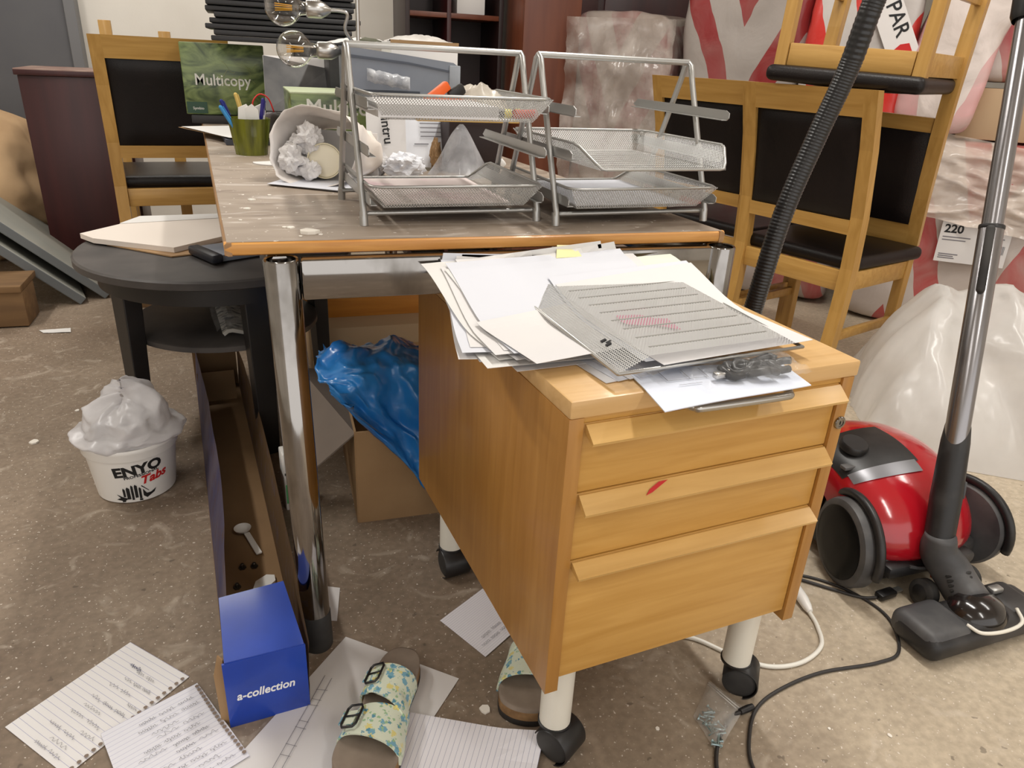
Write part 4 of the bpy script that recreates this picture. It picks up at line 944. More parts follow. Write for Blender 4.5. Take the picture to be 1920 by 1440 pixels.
bm = B(); box(bm, (.095, .005, .066), (.03, .018, .012), .004); obj('foot_pedal', bm, m_silver, hd, smooth='auto')
for x, y in ((-.012, .068), (.118, .082)):
    bm = B(); Mx = Matrix.Translation((x, y, .030)) @ Matrix.Rotation(PI/2+.12, 4, 'Y'); lathe(bm, [(.0001, -.013), (.024, -.013), (.029, -.009), (.029, .009), (.024, .013), (.0001, .013)], 28, Mx); obj('wheel', bm, m_rubber, hd, smooth='auto')
    bm = B(); lathe(bm, [(.018, -.0135), (.016, -.015), (.0001, -.015)], 20, Mx); obj('hub', bm, m_black, hd, smooth='auto')

# ------------------------------------------------------------------ cables and small floor things
def cable(name, label, pts, r, m_, parts=()):
    o = Vector(pts[0]); t = thing(name, label, 'cable', o); bm = B(); tube(bm, [p-o for p in spline(pts, 10)], r, 10); obj('cord', bm, m_, t, smooth=True); return t, o
m_cordblack = mat('black_cord', S(46, 43, 42), .5); m_cordwhite = mat('white_cord', S(228, 225, 216), .45)
t, o = cable('black_cable', 'long black cable winding over the floor from the floor head to a barrel plug', [(.655, .555, .003), (.659, .632, .003), (.69, .685, .003), (.735, .728, .003), (.80, .752, .003), (.90, .765, .003), (1.02, .756, .003), (1.085, .770, .003), (1.135, .850, .003), (1.12, .93, .003), (1.065, .998, .003), (.98, 1.04, .003), (.88, 1.10, .003)], .0032, m_cordblack)
t, o = cable('black_cable', 'short black cable ending in a barrel plug beside the zip bag', [(.585, .57, .003), (.600, .640, .003), (.635, .690, .004), (.680, .722, .005), (.705, .728, .006)], .0034, m_cordblack)
bm = B(); d_ = Vector((.027, .004, 0)); tube(bm, [Vector((.700, .727, .0065))-o, Vector((.717, .7295, .0065))-o, Vector((.728, .731, .0065))-o], [.0055, .0062, .005], 12); obj('barrel_plug', bm, m_black, t, smooth='auto')
t, o = cable('white_cable', 'white power cord with an inline plug looping beside the cabinet caster', [(.60, .965, .004), (.66, .93, .004), (.717, .903, .004), (.765, .845, .004), (.815, .803, .004), (.88, .795, .004), (.945, .820, .004), (.975, .868, .004), (.985, .905, .006)], .0042, m_cordwhite)
bm = B(); tube(bm, [Vector(p)-o for p in ((.985, .903, .008), (.987, .915, .010), (.992, .935, .012), (1.000, .975, .012), (1.003, .985, .012))], [.006, .0095, .0115, .012, .011], 14); obj('inline_plug', bm, m_white_plastic, t, smooth='auto')
t, o = cable('usb_cable', 'doubled black cable with a flat plug near the vacuum wheel', [(.93, 1.06, .004), (1.02, 1.01, .004), (1.08, .955, .004), (1.125, .915, .004), (1.155, .903, .006)], .0035, m_cordblack)
boxo('plug_body', Vector((1.180, .905, .009))-o, (.045, .022, .014), m_black, t, .004, R=Matrix.Rotation(.1, 3, 'Z')); boxo('plug_tip', Vector((1.213, .909, .009))-o, (.022, .013, .006), m_silver, t, .001, R=Matrix.Rotation(.1, 3, 'Z'))
zb = thing('zip_bag', 'small clear zip bag of screws lying by the cabinet caster', 'plastic bag', (.660, .738, .001), 0)
ZP = [(.030, .067), (.054, -.004), (-.041, -.069), (-.040, .006)]
bm = B()
def zbf(u, v):
    a, b, c, d = [Vector((*p, 0)) for p in ZP]; p = (a*(1-u)+b*u)*(1-v)+(d*(1-u)+c*u)*v
    return Vector((p.x, p.y, .002+.012*math.sin(PI*u)**.5*math.sin(PI*v)**.5+.003*nz(u*6, v*6, 1)))
grid(bm, 14, 16, zbf); obj('clear_film', bm, film('zip_film', S(220, 216, 210), .30, .1, 20, extra=.15), zb, smooth=True)
bm = B(); a, b = zbf(0, .06), zbf(1, .06); tube(bm, [a, b], .0012, 6); a, b = zbf(0, .12), zbf(1, .12); tube(bm, [a, b], .0009, 6); obj('zip_strip', bm, m_white_plastic, zb, smooth=True)
rnd = random.Random(11); m_zinc = mat('zinc', S(150, 170, 172), .3, .8)
for k in range(22):
    p = zbf(rnd.uniform(.25, .9), rnd.uniform(.55, .95)); a = rnd.uniform(0, PI); d_ = Vector((math.cos(a), math.sin(a), 0))*.009; bm = B()
    p.z = .004+rnd.random()*.004; tube(bm, [p-d_, p+d_*.7, p+d_], [.0016, .0016, .0032], 6); obj('screw', bm, m_zinc, zb)
# ------------------------------------------------------------------ things on the table
ZT = .7402
def on_t(x, y): return (x, y, ZT)
# sheets in the lower trays
def tray_sheet(S0, rz, x0, y0, w, h, z, m_, label):
    P = [(x0, y0), (x0+w, y0), (x0+w, y0+h), (x0, y0+h)]; Mz = Matrix.Translation(S0) @ Matrix.Rotation(rz, 4, 'Z')
    Q = [(Mz @ Vector((*p, 0)))[:2] for p in P]; o = quadsheet('paper_sheet', Q, m_, z=z, amp=.001, thick=.002); tag(o, label, 'paper')
tray_sheet(SL, .04, .035, .0, .215, .255, .7735, mat('pinkish_paper', S(226, 212, 208), .6, col2=S(200, 150, 164), scale=7, lo=.5, hi=.75), 'pinkish printed sheet in the mesh tray beside the paper bag')
tray_sheet(SR, .05, .037, .0, .225, .26, .7735, m_paper3, 'white sheets in the low mesh tray at the table corner')
# scissors, batteries, knick-knacks in the top tray
def in_top(x, y, z=.9085): return Matrix.Translation(SL) @ Matrix.Rotation(.04, 4, 'Z') @ Vector((x, y, z-.74))
sc = thing('utility_knife', 'orange and black utility knife in the top mesh tray', 'knife', in_top(.185, .13), .25)
boxo('handle', (0, 0, .012), (.085, .022, .018), m_orange, sc, .004); boxo('handle', (-.03, .004, .028), (.05, .016, .016), m_orange, sc, .004, R=Matrix.Rotation(-.6, 3, 'Y')); boxo('grip', (.005, .0, .030), (.034, .014, .020), m_black, sc, .006, R=Matrix.Rotation(-.5, 3, 'Y'))
for k, (x, y, c) in enumerate(((.215, -.015, m_yellow), (.235, -.012, m_yellow), (.262, -.016, mat('red_battery', S(196, 60, 44), .4)))):
    bt = thing('battery', ['yellow-topped battery at the front of the top mesh tray', 'second yellow-topped battery in the top mesh tray', 'red battery in the corner of the top mesh tray'][k], 'battery', in_top(x, y), .2*k); bm = B()
    Mx = Matrix.Translation((0, 0, .008)) @ Matrix.Rotation(PI/2, 4, 'Y'); lathe(bm, [(.0001, -.022), (.007, -.022), (.007, .010), (.0001, .010)], 16, Mx); obj('casing', bm, m_black if k < 2 else c, bt, smooth='auto')
    bm = B(); lathe(bm, [(.0071, .010), (.0071, .022), (.003, .022), (.003, .024), (.0001, .024)], 16, Mx); obj('cap', bm, c, bt, smooth='auto')
bm = B(); grid(bm, 26, 18, lambda u, v: Vector(((u-.5)*.11, (v-.5)*.09, .004+.040*math.sin(PI*u)**.7*math.sin(PI*v)**.7*(1+.35*nz(u*3, v*3, 2))+.008*nz(u*5, v*5, 8)))); o = obj('plastic_bag', bm, film('cream_film', S(226, 218, 204), .7, .25, 14, extra=.2), smooth=True, loc=in_top(.235, .15)); tag(o, 'crumpled cream plastic bag in the top mesh tray', 'plastic bag')
o = quadsheet('card', [in_top(.02, -.035)[:2], in_top(.21, -.035)[:2], in_top(.21, .12)[:2], in_top(.02, .12)[:2]], m_paper, z=.9265, amp=.001, thick=.019); tag(o, 'white papers lying in the top mesh tray', 'paper')
# paper carrier with crumpled paper and a cup
pbg = thing('paper_bag', 'white paper bag lying on its side with its mouth open', 'paper bag', (.112, 1.585, ZT), math.radians(-30))
bm = B()
def bagm(u, v):   # v along the bag (0 = mouth), u around
    a = 2*PI*u; hw_, hh = .092, .075*(1-.35*v)
    ca, sa = math.cos(a), math.sin(a); e = .75
    x = hw_*math.copysign(abs(ca)**e, ca)*(1-.05*v)+.006*nz(ca*2, sa*2, v*3); z = hh*(1+math.copysign(abs(sa)**e, sa))+.008*nz(ca*2+5, sa*2, v*4)*(sa > 0)
    return Vector((x, .0+.16*v-.028*(-sa)*(1-v)+.012*nz(ca*3, sa*3, 7), max(.001, z)))
grid(bm, 48, 14, bagm, close=True); solid(bm, .0008); obj('bag_shell', bm, mat('bag_paper', S(226, 222, 220), .6, col2=S(236, 226, 216), scale=6), pbg, smooth=True)
bm = B(); box(bm, (0, .157, .048), (.155, .004, .09)); obj('bag_bottom', bm, m_paper, pbg)
PBM = Matrix.Translation((.112, 1.585, ZT)) @ Matrix.Rotation(math.radians(-30), 4, 'Z')
rnd = random.Random(21)
for k in range(4):
    cx, cy, cz, r = [(-.052, .020, .045, .030), (-.030, .045, .085, .030), (-.055, .06, .06, .03), (-.018, .02, .024, .020)][k]; bm = B()
    bmesh.ops.create_icosphere(bm, subdivisions=4, radius=r)
    for v in bm.verts: v.co *= 1+.55*(rg(v.co.x*38+k*9, v.co.y*38, v.co.z*38)-1.25)
    o = obj('crumpled_paper', bm, m_paper, loc=PBM @ Vector((cx, cy, max(cz, r*1.05))), smooth=False); tag(o, 'crumpled ball of white paper inside the open paper bag', 'paper ball', 'paper balls in the bag')
cp = thing('paper_cup', 'cream paper cup lying inside the open paper bag', 'cup', PBM @ Vector((.040, .012, .052)), 0)
cp.location = (.137, 1.615, .784); cp.rotation_euler = Vector((0, 0, 1)).rotation_difference(Vector((-.12, -.98, .12)).normalized()).to_euler(); bm = B()
lathe(bm, [(.0335, 0), (.035, .001), (.036, -.002), (.0345, -.004), (.026, -.085), (.0001, -.085), (.0001, -.082), (.025, -.082), (.0335, -.003), (.0335, 0)], 40); obj('cup_wall', bm, mat('cream_card', S(238, 230, 200), .55), cp, smooth='auto')
bm = B(); lathe(bm, [(.0001, -.008), (.0325, -.008)], 32); obj('cup_inside', bm, mat('pale_cream', S(236, 228, 206), .5), cp)
for k in range(3):
    o = quadsheet('paper_sheet', [(.02, 1.60-.012*k), (.16, 1.50-.006*k), (.26, 1.64), (.12, 1.76)], (m_paper3, m_paper, m_paper3)[k], z=ZT+.0004+.0016*k, amp=.001, seed=70+k); tag(o, 'white sheet lying under the open paper bag', 'paper', 'sheets under the paper bag')
# green glass tumbler with pens
gc = thing('green_tumbler', 'ribbed olive green tumbler holding pens and folded cards', 'cup', (-.005, 2.06, ZT))
def rib(r, a): return r
bm = B(); V = grid(bm, 72, 8, lambda u, v: Vector(((.036+.013*v+.0008*math.sin(u*2*PI*24))*math.cos(2*PI*u), (.036+.013*v+.0008*math.sin(u*2*PI*24))*math.sin(2*PI*u), .002+.086*v)), close=True); bm.faces.new(V[0][::-1]); solid(bm, -.002)
obj('glass_wall', bm, mat('olive_glass', S(112, 116, 26), .12, col2=S(64, 68, 14), scale=40, stretch=(1, 1, .1), coat=.4), gc, smooth='auto')
bm = B(); lathe(bm, [(.0001, 0), (.036, 0), (.037, .003), (.0001, .003)], 32); obj('base', bm, mat('dark_green', S(34, 36, 12), .2), gc)
for k, (x, y, a, b, h, m_) in enumerate(((-.016, -.01, -.35, .1, .13, mat('pen_blue', S(28, 36, 120), .3)), (-.004, -.014, -.5, .15, .125, mat('pen_lightblue', S(60, 140, 200), .3)), (.004, .0, -.22, .0, .14, mat('pen_wood', S(206, 176, 96), .4)), (.014, -.006, .18, .1, .13, mat('pen_violet', S(40, 34, 120), .3)))):
    pn = thing('pen', ['dark blue pen in the green tumbler', 'light blue pen in the green tumbler', 'wooden pencil in the green tumbler', 'violet pen in the green tumbler'][k], 'pen', (-.005+x, 2.06+y, ZT+.006)); pn.rotation_euler = (b, a, 0)
    bm = B(); lathe(bm, [(.0012, 0), (.004, .012), (.004, h-.02)], 10, cap=(True, True)); obj('barrel', bm, m_, pn, smooth='auto'); bm = B(); lathe(bm, [(.0046, h-.045), (.0046, h), (.002, h+.003)], 10, cap=(True, True)); box(bm, (.006, 0, h-.02), (.002, .003, .035)); obj('cap', bm, m_, pn)
for k, (x, y, a, t_) in enumerate(((-.020, -.020, .2, .1), (.016, -.022, -.15, -.08), (.024, .004, .5, .12))):
    bm = B(); prism(bm, [(-.014, 0), (.014, 0), (.017, .055), (.004, .070), (-.015, .060)], 0, .003, XZY); o = obj('folded_card', bm, m_white_plastic, loc=(-.005+x*.75, 2.06+y*.75, ZT+.052), rot=(.06, t_, a)); tag(o, 'white folded card sticking out of the green tumbler', 'card', 'cards in the tumbler')
o = quadsheet('paper_sheet', [(-.20, 2.52), (-.06, 2.24), (.10, 2.27), (.05, 2.62)], m_paper2, z=ZT+.019, amp=.002, seed=81); tag(o, 'cream sheet on the dark folder beside the green tumbler', 'paper')
o = quadsheet('folder', [(-.07, 2.235), (.12, 2.25), (.10, 2.6), (-.10, 2.55)], mat('dark_blue_grey', S(64, 66, 76), .6), z=ZT+.0005, amp=0, thick=.014); o.location.z = ZT+.015; tag(o, 'dark grey folder under a cream sheet beside the green tumbler', 'folder')
o = quadsheet('paper_sheet', [(-.21, 2.53), (-.085, 2.30), (-.04, 2.36), (-.12, 2.6)], m_kraft, z=ZT+.0165, amp=.001, seed=82); tag(o, 'brown sheet overhanging the table edge by the tumbler', 'paper')
bm = B(); prism(bm, [(.05*math.cos(a), .05*math.sin(a)) for a in [PI*.95+i*PI*.1 for i in range(9)]]+[(.05, -.01), (.05, .03)], 0, .002); o = obj('curved_card', bm, m_paper2, loc=(.045, 1.90, ZT+.0005), rot=(0, 0, .1)); tag(o, 'curved pale card on the table beside the paper bag', 'card')
o = boxo('eraser', (-.045, 2.78, ZT+.010), (.055, .025, .018), mat('red_eraser', S(206, 84, 66), .6), None, .003); tag(o, 'red eraser in front of the tall green carton', 'eraser')
# printed green cartons
def green_print():
    m = mat('leaf_print', S(52, 72, 38), .3, col2=S(140, 158, 96), scale=7, stretch=(1, 1, 2.2), detail=3, dist=2.5, coat=.3); return m
m_leaf = green_print(); m_white_print = mat('white_lettering', S(228, 228, 220), .5); m_dkgreen = mat('deep_green', S(28, 70, 46), .35)
m1 = thing('paper_carton', 'tall green leaf-printed copy paper carton at the back of the table', 'box', (-.205, 2.86, ZT+.028), 0, 'green copy paper cartons')
boxo('carton_body', (.132, .11, .112), (.264, .22, .224), m_leaf, m1, .003)
text('lettering', 'Multicopy', .050, m_white_print, m1, frame((.036, -.0006, .094), (1, 0, 0), (0, 0, 1)), bold=.012, sx=.90)
boxo('green_corner', (.036, -.0005, .022), (.064, .0012, .036), m_dkgreen, m1, 0); text('lettering', 'Symbio', .012, m_white_print, m1, frame((.022, -.0016, .016), (1, 0, 0), (0, 0, 1)), bold=.01)
bm = B(); rnd = random.Random(4)
for k in range(9):
    x0, z0_ = .10+rnd.random()*.12, .09+rnd.random()*.08; pts = [(x0+.004*i*(1+.4*k/9), -.0006, min(.218, max(.006, z0_+(.004*i*(.9-.25*k)+.008*math.sin(i*.7+k))))) for i in range(9)]
    tube(bm, [(min(p[0], .26), p[1], p[2]) for p in pts], .0011, 5, squash=.4)
obj('printed_stem', bm, mat('stem_print', S(176, 180, 120), .5), m1, kind='stuff')
o = boxo('document_box', (-.08, 2.955, ZT+.0135), (.22, .24, .026), mat('dark_pad', S(36, 34, 36), .5), None, .003); tag(o, 'flat dark pad under the tall green carton', 'pad')
m2 = thing('paper_carton', 'green leaf-printed copy paper carton lying behind the desk tray stand', 'box', (.10, 2.08, ZT), .02, 'green copy paper cartons')
boxo('carton_body', (.21, .13, .075), (.42, .26, .15), m_leaf, m2, .003); boxo('pale_lid_edge', (.21, .13, .149), (.422, .262, .004), mat('pale_green_lid', S(186, 196, 160), .5), m2, .001)
text('lettering', 'Multicopy', .054, m_white_print, m2, frame((.036, -.0006, .098), (1, 0, 0), (0, 0, 1)), bold=.012)
# stack of black folders
for k in range(9):
    z = 1.0+.0165*k; x = -.085+.012*math.sin(k*2.1); o = boxo('archive_folder', (x+.21+.004*math.sin(k*5), 2.80+.01*math.sin(k*3), z+.008), (.44, .30, .0145), mat('black_folder', S(34, 33, 35), .45) if k == 0 else bpy.data.materials['black_folder'], None, .003, R=Matrix.Rotation(.02*math.sin(k*1.7), 3, 'Z'))
    tag(o, 'black archive folder in the stack on the tall green carton', 'folder', 'stack of black folders')
sb = boxo('support_box', (.26, 2.78, .868), (.22, .22, .254), m_black, None, .004); tag(sb, 'dark box under the black folder stack beside the tall green carton', 'box')
for k, (P, z, m_, lb_) in enumerate((([(.035, 2.40), (.22, 2.36), (.24, 2.60), (.06, 2.62)], .905, m_greydust, 'grey folder leaning behind the lying green carton'), ([(.03, 2.36), (.20, 2.40), (.22, 2.62), (.05, 2.58)], .93, m_paper, 'white sheets leaning behind the light bulbs'))):
    bm = B(); a = [Vector((p[0], p[1], 0)) for p in P]
    V = [bm.verts.new((-.09, 0, -.07)), bm.verts.new((.10, .0, -.07)), bm.verts.new((.11, .10, .05+.03*k)), bm.verts.new((-.085, .10, .08))]; bm.faces.new(V); solid(bm, .004)
    o = obj('leaning_sheet', bm, m_, loc=(.135, 2.44+.03*k, .885-.0*k)); tag(o, lb_, 'paper')
o = boxo('support_box', (.15, 2.50, ZT+.035), (.26, .16, .068), m_black, None, .003); tag(o, 'low black box under the leaning sheets', 'box')
gd = thing('headset', 'dark grey gadget with a thin red cord beside the lying green carton', 'gadget', (.055, 2.30, ZT), .3); bm = B(); bmesh.ops.create_uvsphere(bm, u_segments=20, v_segments=12, radius=.045)
for v in bm.verts: v.co = Vector((v.co.x, v.co.y*.8, (v.co.z+.045)*.95))
obj('body', bm, mat('gadget_grey', S(58, 50, 50), .45), gd, smooth=True); bm = B(); tube(bm, spline([(-.03, .0, .075), (-.05, 0, .105), (-.03, 0, .13), (-.005, 0, .12), (.01, 0, .08)], 6), .002, 8); obj('red_cord', bm, m_redprint, gd, smooth=True)
# lamp with two clear bulbs
lp = thing('lamp', 'steel lamp with two clear globe filament bulbs', 'lamp', (.262, 2.06, .891), 0)
m_bulb = bpy.data.materials.new('bulb_glass'); m_bulb.use_nodes = True; N = m_bulb.node_tree.nodes; L = m_bulb.node_tree.links
gl = N.new('ShaderNodeBsdfGlossy'); gl.inputs[1].default_value = .03; tr = N.new('ShaderNodeBsdfTransparent'); tr.inputs[0].default_value = (.93, .92, .9, 1); fr_ = N.new('ShaderNodeLayerWeight'); fr_.inputs[0].default_value = .35; mx = N.new('ShaderNodeMixShader')
L.new(fr_.outputs[1], mx.inputs[0]); L.new(tr.outputs[0], mx.inputs[1]); L.new(gl.outputs[0], mx.inputs[2]); L.new(mx.outputs[0], N['Material Output'].inputs[0])
bm = B(); tube(bm, [(.010, 0, .0), (.012, 0, .33)], .005, 12); box(bm, (.005, 0, .004), (.10, .10, .008), .003); obj('stem', bm, m_steel, lp, smooth='auto')
def bulb(c, arm):
    c = Vector(c); bm = B(); tube(bm, spline(arm, 8), .0042, 12); ar = obj('arm', bm, m_steel, lp, smooth=True)
    Mx = Matrix.Translation(c) @ Matrix.Rotation(PI/2, 4, 'Y')    # bulb axis along +x, globe at c
    bm = B(); r = .042; pr = [(r*math.sin(PI*i/20), -r*math.cos(PI*i/20)) for i in range(0, 17)]+[(.017, .040), (.0145, .050), (.0140, .058)]; lathe(bm, pr, 40, Mx); bmesh.ops.remove_doubles(bm, verts=bm.verts[:], dist=1e-5); g = obj('bulb_globe', bm, m_bulb, ar, smooth=True)
    for k in range(4):
        bm = B(); a = k*PI/2+.4; tube(bm, [Mx @ Vector((.008*math.cos(a), .008*math.sin(a), -.018)), Mx @ Vector((.005*math.cos(a), .005*math.sin(a), .022))], .0013, 6); obj('filament', bm, mat('filament', S(214, 158, 40), .4) if 'filament' not in bpy.data.materials else bpy.data.materials['filament'], g)
    bm = B(); lathe(bm, [(.0001, .052), (.017, .054), (.020, .058), (.020, .088), (.0145, .100), (.006, .112), (.0001, .112)], 28, Mx); obj('socket', bm, m_steel, ar, smooth='auto')
bulb((-.168, -.02, .190), [(-.070, -.02, .190), (-.032, -.02, .190), (-.016, -.02, .183), (-.022, -.012, .15), (.0, 0, .12), (.011, 0, .11)])
bulb((-.148, -.03, .100), [(-.050, -.03, .100), (-.03, -.03, .100), (-.006, -.015, .098), (.011, 0, .09)])
# grey parts case and white carton
gk = thing('parts_case', 'grey plastic parts case lying open on the green carton behind the tray stand', 'case', (.225, 1.93, .8925), 0)
bm = B(); prism(bm, [(0, .0), (.275, .0), (.283, .012), (.283, .075), (.265, .086), (.15, .098), (.0, .112)], -.14, 0, XZY); gk.location.y = 1.94
obj('case_shell', bm, m_grey_plastic, gk)
bm = B(); prism(bm, [(.012, .088), (.15, .078), (.268, .062), (.270, .066), (.15, .083), (.012, .094)], -.1, .003, XZY); obj('groove', bm, mat('groove_grey', S(72, 78, 90), .5), gk)
bm = B(); grid(bm, 24, 10, lambda u, v: Vector((.050+.105*u, -.002-.016*math.sin(PI*v)**.6*math.sin(PI*min(1, u*1.02))**.4, .032+.030*v+.004-.018*u+.004*nz(u*8, v*4)))); obj('clear_pack', bm, film('bright_film', S(226, 228, 232), .5, .10, 30, extra=.35), gk, smooth=True)
boxo('front_slot', (.10, -.001, .012), (.16, .003, .010), mat('slot_dark', S(48, 54, 64), .6), gk, .001)  # dark strip across the lower front of the case
boxo('clear_latch', (.268, -.003, .045), (.028, .006, .070), film('latch_clear', S(190, 196, 204), .5, .1, 8, extra=.1), gk, .002)
wc = thing('white_carton', 'open white carton of packing scraps behind the grey parts case', 'box', (.375, 2.16, .8925), 0)
boxo('carton_body', (.09, .08, .065), (.185, .16, .13), m_paper, wc, .002); boxo('carton_rim', (.09, -.001, .128), (.188, .004, .012), m_kraft, wc, 0)
bm = B(); grid(bm, 26, 14, lambda u, v: Vector((.185*u-.05*(1-u)*0, .16*v, .130+.010*nz(u*3, v*3, 3)+.022*math.sin(PI*u)*math.sin(PI*v)))); obj('packing_scrap', bm, mat('grey_scrap', S(176, 170, 164), .6, col2=S(206, 202, 196), scale=20), wc, smooth=True)
sr = thing('paper_scraps', 'torn grey wrapping paper piled behind the lamp stem', 'paper', (.33, 2.45, 1.0)); bm = B(); grid(bm, 22, 16, lambda u, v: Vector(((u-.5)*.24, (v-.5)*.2, .014*rg(u*2, v*2, 5, 2)+.05*u*(1-u)*2-.015))); obj('crumpled_sheet', bm, m_paper2, sr)
bxs = boxo('support_box', (.33, 2.47, .868), (.20, .16, .254), m_black, None, .003); tag(bxs, 'dark box under the torn wrapping paper', 'box')
# letters, clear bag and yellow combs behind the tray stand
m_env = mat('envelope', S(226, 228, 234), .7)
def letter(name, x, y, w, h, lean, rz, m_, label, extra=None):
    t = thing(name, label, 'paper', (x, y, ZT+.001), rz); t.rotation_euler = (-lean, 0, rz)
    bm = B(); grid(bm, 8, 8, lambda u, v: Vector(((u-.5)*w, .010*math.sin(v*2)*1, v*h+.006*math.sin(u*4)))); solid(bm, .0008); obj('sheet', bm, m_, t)
    return t
l1 = letter('letter_sheet', .385, 1.80, .20, .15, .30, .06, m_env, 'printed letter leaning behind the lower mesh tray')
for k in range(5): boxo('printed_line', (.012+.02, -.0005+.004, .118-.010*k), (.065, .0010, .0022), m_pengrey, l1, 0)
boxo('printed_line', (.0, .003, .060), (.035, .001, .0022), m_pengrey, l1, 0)
l2 = letter('letter_sheet', .292, 1.765, .09, .145, .22, -.10, m_paper, 'torn envelope with large black lettering standing sideways')
text('lettering', 'intru', .030, m_ink, l2, frame((-.012, -.002, .118), (.12, 0, -1), (1, 0, .12)), bold=.02)
def crumple(name, label, x, y, z, sx, sy, sz, seed, m_, cat='paper ball', grp=None):
    bm = B(); bmesh.ops.create_icosphere(bm, subdivisions=4, radius=1)
    for v in bm.verts:
        n = v.co.copy(); k = 1+.45*(rg(n.x*1.6+seed, n.y*1.6, n.z*1.6)-1.2); v.co = Vector((n.x*sx*k, n.y*sy*k, max(0, n.z*sz*k+sz*.85)))
    o = obj(name, bm, m_, loc=(x, y, z)); tag(o, label, cat, grp); return o
crumple('crumpled_paper', 'crumpled white paper beside the torn envelope', .258, 1.71, ZT+.001, .026, .026, .028, 3, m_paper)
crumple('crumpled_paper', 'crumpled envelope lying in front of the torn envelope', .315, 1.68, ZT+.001, .045, .03, .028, 8, m_env)
bm = B()
def cb_(u, v):
    a = 2*PI*u; r = (.064*(1-v)**.8+.004)*(1+.20*math.sin(a*3+1)*(1-v)+.16*(rg(math.cos(a)*1.4, math.sin(a)*1.4, v*.8, 2)-1)); return Vector((r*math.cos(a)*1.05, r*math.sin(a)*.7, .115*v))
grid(bm, 36, 20, cb_, close=True); o = obj('plastic_bag', bm, film('pale_film', S(218, 220, 226), .42, .12, 12, extra=.3, trans=.2), smooth=True, loc=(.45, 1.70, ZT)); tag(o, 'peaked translucent plastic bag behind the lower mesh tray', 'plastic bag')
o = crumple('foam_piece', 'brown foam wedge behind the translucent plastic bag', .412, 1.79, ZT, .014, .012, .040, 12, m_kraft, 'foam piece')
for k, (x, y, rz) in enumerate(((.545, 1.82, .9), (.605, 1.86, 1.2))):
    cm = thing('label_comb', ['white and yellow toothed strip lying behind the clear bag', 'yellow toothed strip near the tray bracket'][k], 'plastic strip', (x, y, ZT), rz)
    cm.rotation_euler = (0, -.75, rz-1.4); bm = B(); box(bm, (.0, 0, .012), (.024, .060, .020), .006); box(bm, (.0, .0, .028), (.012, .05, .014), .005); obj('strip_body', bm, m_white_plastic, cm, smooth='auto')
    for q in range(8): boxo('tooth', (-.013, -.026+.0075*q, .016), (.006, .0048, .026), m_yellow, cm, .001)
o = boxo('ruler', (.47, 1.72, .862), (.24, .03, .006), wood('ruler_wood', S(206, 170, 96), S(190, 152, 80), 'x'), None, .001); o.location = (0, 0, 0); tag(o, 'wooden ruler lying on the parts behind the upper tray', 'ruler')
bk2 = boxo('support_box', (.50, 1.80, .7995), (.13, .09, .118), m_interior, None, .003); tag(bk2, 'dark box under the wooden ruler', 'box')
# ------------------------------------------------------------------ insulation bales behind the chairs
def bale_mat(name, ang, freq, off, red=S(168, 34, 40), white=S(196, 186, 180), fill=.42, dist=.35, veil=.25):
    m = bpy.data.materials.new(name); m.use_nodes = True; nt = m.node_tree; N = nt.nodes; L = nt.links; b = N['Principled BSDF']; b.inputs['Roughness'].default_value = .28
    tc = N.new('ShaderNodeTexCoord'); sp = N.new('ShaderNodeSeparateXYZ'); L.new(tc.outputs['Object'], sp.inputs[0])
    n = N.new('ShaderNodeTexNoise'); n.inputs['Scale'].default_value = 3; n.inputs['Detail'].default_value = 3; L.new(tc.outputs['Object'], n.inputs[0])
    def mth(op, a, c):
        x = N.new('ShaderNodeMath'); x.operation = op
        for i, q in enumerate((a, c)):
            if hasattr(q, 'links'): L.new(q, x.inputs[i])
            else: x.inputs[i].default_value = q
        return x.outputs[0]
    zz_ = mth('ABSOLUTE', mth('SUBTRACT', mth('FRACT', mth('MULTIPLY', sp.outputs[0], 1.9), 0), .5), 0)   # chevrons
    q = mth('ADD', mth('MULTIPLY', sp.outputs[0], freq*math.cos(ang)*.35), mth('MULTIPLY', sp.outputs[2], freq*math.sin(ang)))
    q = mth('ADD', q, mth('MULTIPLY', zz_, 2.2)); q = mth('ADD', q, mth('MULTIPLY', n.outputs[0], dist)); q = mth('ADD', q, off)
    lt = mth('LESS_THAN', mth('FRACT', q, 0), fill)
    mx = N.new('ShaderNodeMix'); mx.data_type = 'RGBA'; mx.inputs[6].default_value = white; mx.inputs[7].default_value = red; L.new(lt, mx.inputs[0])
    n2 = N.new('ShaderNodeTexNoise'); n2.inputs['Scale'].default_value = 5; n2.inputs['Detail'].default_value = 6; n2.inputs['Distortion'].default_value = 1.5; L.new(tc.outputs['Object'], n2.inputs[0])
    mr = N.new('ShaderNodeMapRange'); mr.inputs[1].default_value = .4; mr.inputs[2].default_value = .75; mr.inputs[3].default_value = veil*.4; mr.inputs[4].default_value = min(1, veil*2); L.new(n2.outputs[0], mr.inputs[0])
    m2 = N.new('ShaderNodeMix'); m2.data_type = 'RGBA'; L.new(mx.outputs[2], m2.inputs[6]); m2.inputs[7].default_value = S(178, 166, 158); L.new(mr.outputs[0], m2.inputs[0]); L.new(m2.outputs[2], b.inputs['Base Color'])
    w = N.new('ShaderNodeTexNoise'); w.inputs['Scale'].default_value = 5; w.inputs['Detail'].default_value = 5; w.inputs['Distortion'].default_value = 2.5; L.new(tc.outputs['Object'], w.inputs[0])
    bu = N.new('ShaderNodeBump'); bu.inputs['Strength'].default_value = .35; bu.inputs['Distance'].default_value = .012; L.new(w.outputs[0], bu.inputs['Height']); L.new(bu.outputs[0], b.inputs['Normal'])
    return m
OB = Vector((1.45, 3.5, 0)); UB = Vector((.717, -.697, 0)).normalized(); NB = Vector((-.697, -.717, 0)).normalized(); AB = math.atan2(UB.y, UB.x)
